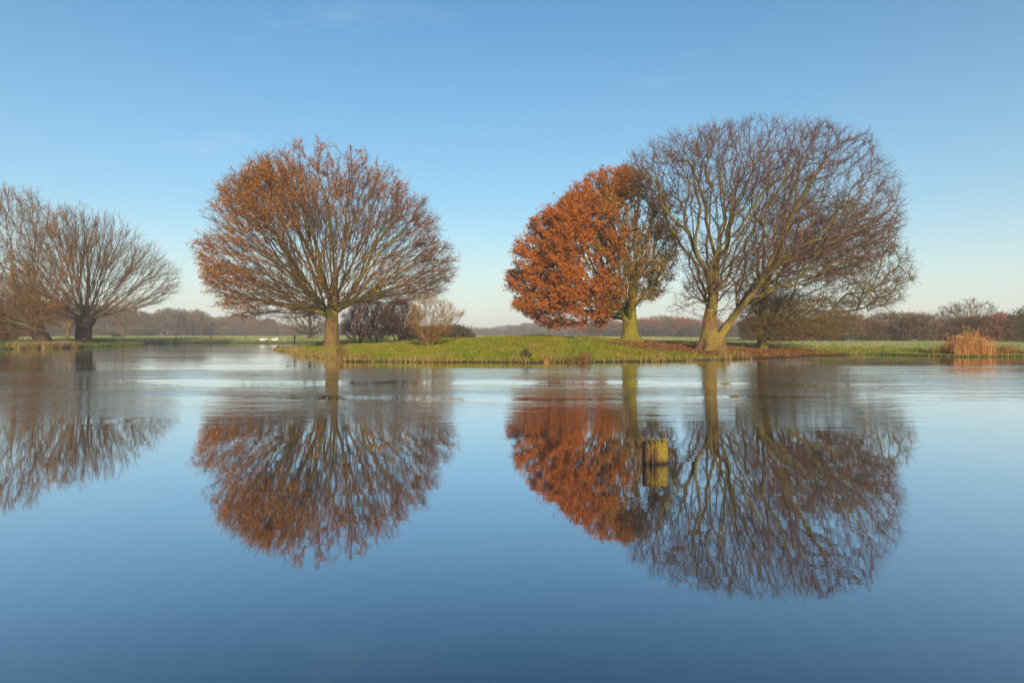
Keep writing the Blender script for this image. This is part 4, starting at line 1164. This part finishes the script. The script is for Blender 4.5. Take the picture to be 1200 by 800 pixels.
# ------------------------------------------------------------------ animals
def loft_body(parts, k=14):
    """several overlapping tubes (list of (x, y, z, rx, rz)) fused by a voxel remesh into one skin"""
    V, F, off = [], [], 0
    for secs in parts:
        s = np.array(secs, float); n = len(s)
        c = s[:, :3]
        d = norm(np.gradient(c, axis=0))
        up = np.where(np.abs(d[:, 2:3]) > 0.85, np.array([[1.0, 0, 0]]), np.array([[0, 0, 1.0]]))
        u = norm(np.cross(d, up)); v = np.cross(u, d)
        th = np.arange(k) * 2 * math.pi / k
        ring = c[:, None] + s[:, 3][:, None, None] * np.cos(th)[None, :, None] * u[:, None] + s[:, 4][:, None, None] * np.sin(th)[None, :, None] * v[:, None]
        V.append(ring.reshape(-1, 3)); V.append(c[[0, -1]])
        a = np.arange(n - 1)[:, None] * k + np.arange(k); a2 = np.arange(n - 1)[:, None] * k + (np.arange(k) + 1) % k
        F += [(off + np.stack([a, a2, a2 + k, a + k], -1).reshape(-1, 4))]
        j = np.arange(k); c0 = off + n * k
        F += [np.stack([off + (j + 1) % k, off + j, np.full(k, c0)], 1), np.stack([off + (n - 1) * k + j, off + (n - 1) * k + (j + 1) % k, np.full(k, c0 + 1)], 1)]
        off += n * k + 2
    return np.concatenate(V), F

def animal(name, parts, mat, voxel, parent):
    V, F = loft_body(parts)
    o = obj(name, mesh_np(name, V, F, mat), parent)
    r = o.modifiers.new('remesh', 'REMESH'); r.mode = 'VOXEL'; r.voxel_size = voxel; r.use_smooth_shade = True
    s = o.modifiers.new('smooth', 'SMOOTH'); s.factor = 0.5; s.iterations = 3
    return o

def swan(px, D, rz, label, low):
    x = px_x(px, D); B = (x, D, hz(x, D))
    root = empty('swan', (B[0], B[1], B[2] + 0.08), label, 'swan', 'swans on the far bank'); root.rotation_euler = (0, 0, rz)
    body = [(-0.58, 0, 0.26, 0.02, 0.015), (-0.42, 0, 0.24, 0.12, 0.07), (-0.2, 0, 0.23, 0.21, 0.17), (0.05, 0, 0.22, 0.23, 0.20), (0.28, 0, 0.23, 0.19, 0.18), (0.42, 0, 0.27, 0.10, 0.11), (0.48, 0, 0.30, 0.04, 0.05)]
    if low == 2:   # neck stretched low over the grass
        neck = [(0.34, 0, 0.28, 0.08, 0.09), (0.48, 0, 0.36, 0.055, 0.06), (0.60, 0, 0.38, 0.042, 0.042), (0.72, 0, 0.33, 0.038, 0.038), (0.80, 0, 0.26, 0.045, 0.045), (0.86, 0, 0.2, 0.042, 0.042), (0.89, 0, 0.17, 0.02, 0.02)]
        hd = (0.885, 0, 0.175); dr = (0.6, 0, -0.6)
    elif low:   # neck folded back over the body
        neck = [(0.34, 0, 0.28, 0.08, 0.09), (0.46, 0, 0.40, 0.055, 0.06), (0.44, 0, 0.52, 0.045, 0.045), (0.32, 0, 0.55, 0.042, 0.042), (0.20, 0.05, 0.50, 0.05, 0.055), (0.10, 0.08, 0.46, 0.04, 0.04), (0.04, 0.1, 0.44, 0.015, 0.015)]
        hd = (0.04, 0.1, 0.44); dr = (-1, 0.2, -0.2)
    else:     # head up
        neck = [(0.34, 0, 0.28, 0.08, 0.09), (0.47, 0, 0.42, 0.055, 0.06), (0.49, 0, 0.58, 0.042, 0.042), (0.46, 0, 0.72, 0.038, 0.038), (0.50, 0, 0.82, 0.045, 0.045), (0.58, 0, 0.82, 0.042, 0.045), (0.63, 0, 0.80, 0.02, 0.02)]
        hd = (0.62, 0, 0.80); dr = (1, 0, -0.3)
    animal('body', [body, neck], M['swan'], 0.018, root)
    d = norm(np.array(dr, float))
    bk = [tuple(np.array(hd) + d * t) + (r, r * 0.7) for t, r in ((0.0, 0.022), (0.05, 0.020), (0.09, 0.014), (0.11, 0.004))]
    V, F = loft_body([bk], 8)
    obj('beak', mesh_np('beak', V, F, M['beak']), root)
    for s in (-1, 1):
        w = [(0.30, 0.17 * s, 0.28, 0.03, 0.05), (0.1, 0.215 * s, 0.29, 0.05, 0.13), (-0.15, 0.20 * s, 0.30, 0.05, 0.12), (-0.38, 0.12 * s, 0.31, 0.04, 0.07), (-0.56, 0.05 * s, 0.32, 0.01, 0.02)]
        V, F = loft_body([w], 10)
        obj('wing', mesh_np('wing', V, F, M['swan']), root)
    return root
swan(308, 98.6, 0.25, 'white swan sitting on the far bank with its neck stretched low', 2)
swan(322, 98.2, 0.1, 'white swan resting on the far bank with its neck folded back', True)

# dark cow lying on the meadow, facing left (-x)
cx_, cd = px_x(136, 142), 142.0
cow = empty('cow', (cx_, cd, hz(cx_, cd)), 'dark brown cow lying in the misty meadow behind the bank', 'cow')
body = [(0.86, 0, 0.42, 0.10, 0.12), (0.74, 0, 0.46, 0.30, 0.32), (0.4, 0, 0.50, 0.40, 0.42), (0.0, 0, 0.50, 0.42, 0.44), (-0.35, 0, 0.54, 0.37, 0.42), (-0.6, 0, 0.58, 0.26, 0.32), (-0.72, 0, 0.62, 0.14, 0.2)]
neck = [(-0.5, 0, 0.62, 0.2, 0.28), (-0.75, 0, 0.80, 0.15, 0.20), (-0.92, 0, 0.95, 0.12, 0.15), (-1.05, 0, 0.98, 0.12, 0.13), (-1.22, 0, 0.90, 0.09, 0.10), (-1.38, 0, 0.82, 0.075, 0.075), (-1.42, 0, 0.80, 0.04, 0.04)]
parts = [body, neck]
for s in (-1, 1):
    parts.append([(0.62, 0.28 * s, 0.42, 0.16, 0.2), (0.3, 0.44 * s, 0.24, 0.12, 0.15), (0.12, 0.46 * s, 0.13, 0.07, 0.08), (0.45, 0.48 * s, 0.08, 0.055, 0.055), (0.62, 0.48 * s, 0.06, 0.05, 0.05)])   # folded hind leg
    parts.append([(-0.45, 0.22 * s, 0.4, 0.12, 0.16), (-0.66, 0.26 * s, 0.2, 0.08, 0.09), (-0.84, 0.26 * s, 0.10, 0.065, 0.065), (-0.6, 0.30 * s, 0.06, 0.05, 0.05), (-0.45, 0.31 * s, 0.05, 0.05, 0.05)])      # folded foreleg
animal('body', parts, M['cow'], 0.035, cow)
for s in (-1, 1):
    V, F = loft_body([[(-1.0, 0.09 * s, 1.04, 0.02, 0.03), (-0.98, 0.2 * s, 1.06, 0.03, 0.055), (-0.97, 0.3 * s, 1.02, 0.01, 0.01)]], 8)
    obj('ear', mesh_np('ear', V, F, M['cow']), cow)
V, F = loft_body([[(0.84, 0, 0.6, 0.03, 0.03), (0.95, 0.05, 0.4, 0.025, 0.025), (0.98, 0.15, 0.12, 0.04, 0.04), (0.97, 0.2, 0.06, 0.01, 0.01)]], 8)
obj('tail', mesh_np('tail', V, F, M['cow']), cow)

# ------------------------------------------------------------------ morning haze
hm = bpy.data.materials.new('haze'); hm.use_nodes = True
nt = hm.node_tree; nt.nodes.clear()
ho = nt.nodes.new('ShaderNodeOutputMaterial'); pv = nt.nodes.new('ShaderNodeVolumePrincipled')
pv.inputs['Color'].default_value = (0.95, 0.96, 1.0, 1)
pv.inputs['Density'].default_value = 0.0009
pv.inputs['Anisotropy'].default_value = 0.0
nt.links.new(pv.outputs[0], ho.inputs['Volume'])
x0, x1, y0, y1, z0, z1 = -1504, 1504, -1504, 1504, -2.4, 19.0
hv = [(x, y, z) for z in (z0, z1) for y in (y0, y1) for x in (x0, x1)]
hf = np.array([[0, 2, 3, 1], [4, 5, 7, 6], [0, 1, 5, 4], [2, 6, 7, 3], [0, 4, 6, 2], [1, 3, 7, 5]])
tag(obj('haze', mesh_np('haze', hv, hf, hm, False)), 'pale morning haze lying over the river meadows', 'haze', None, 'stuff')
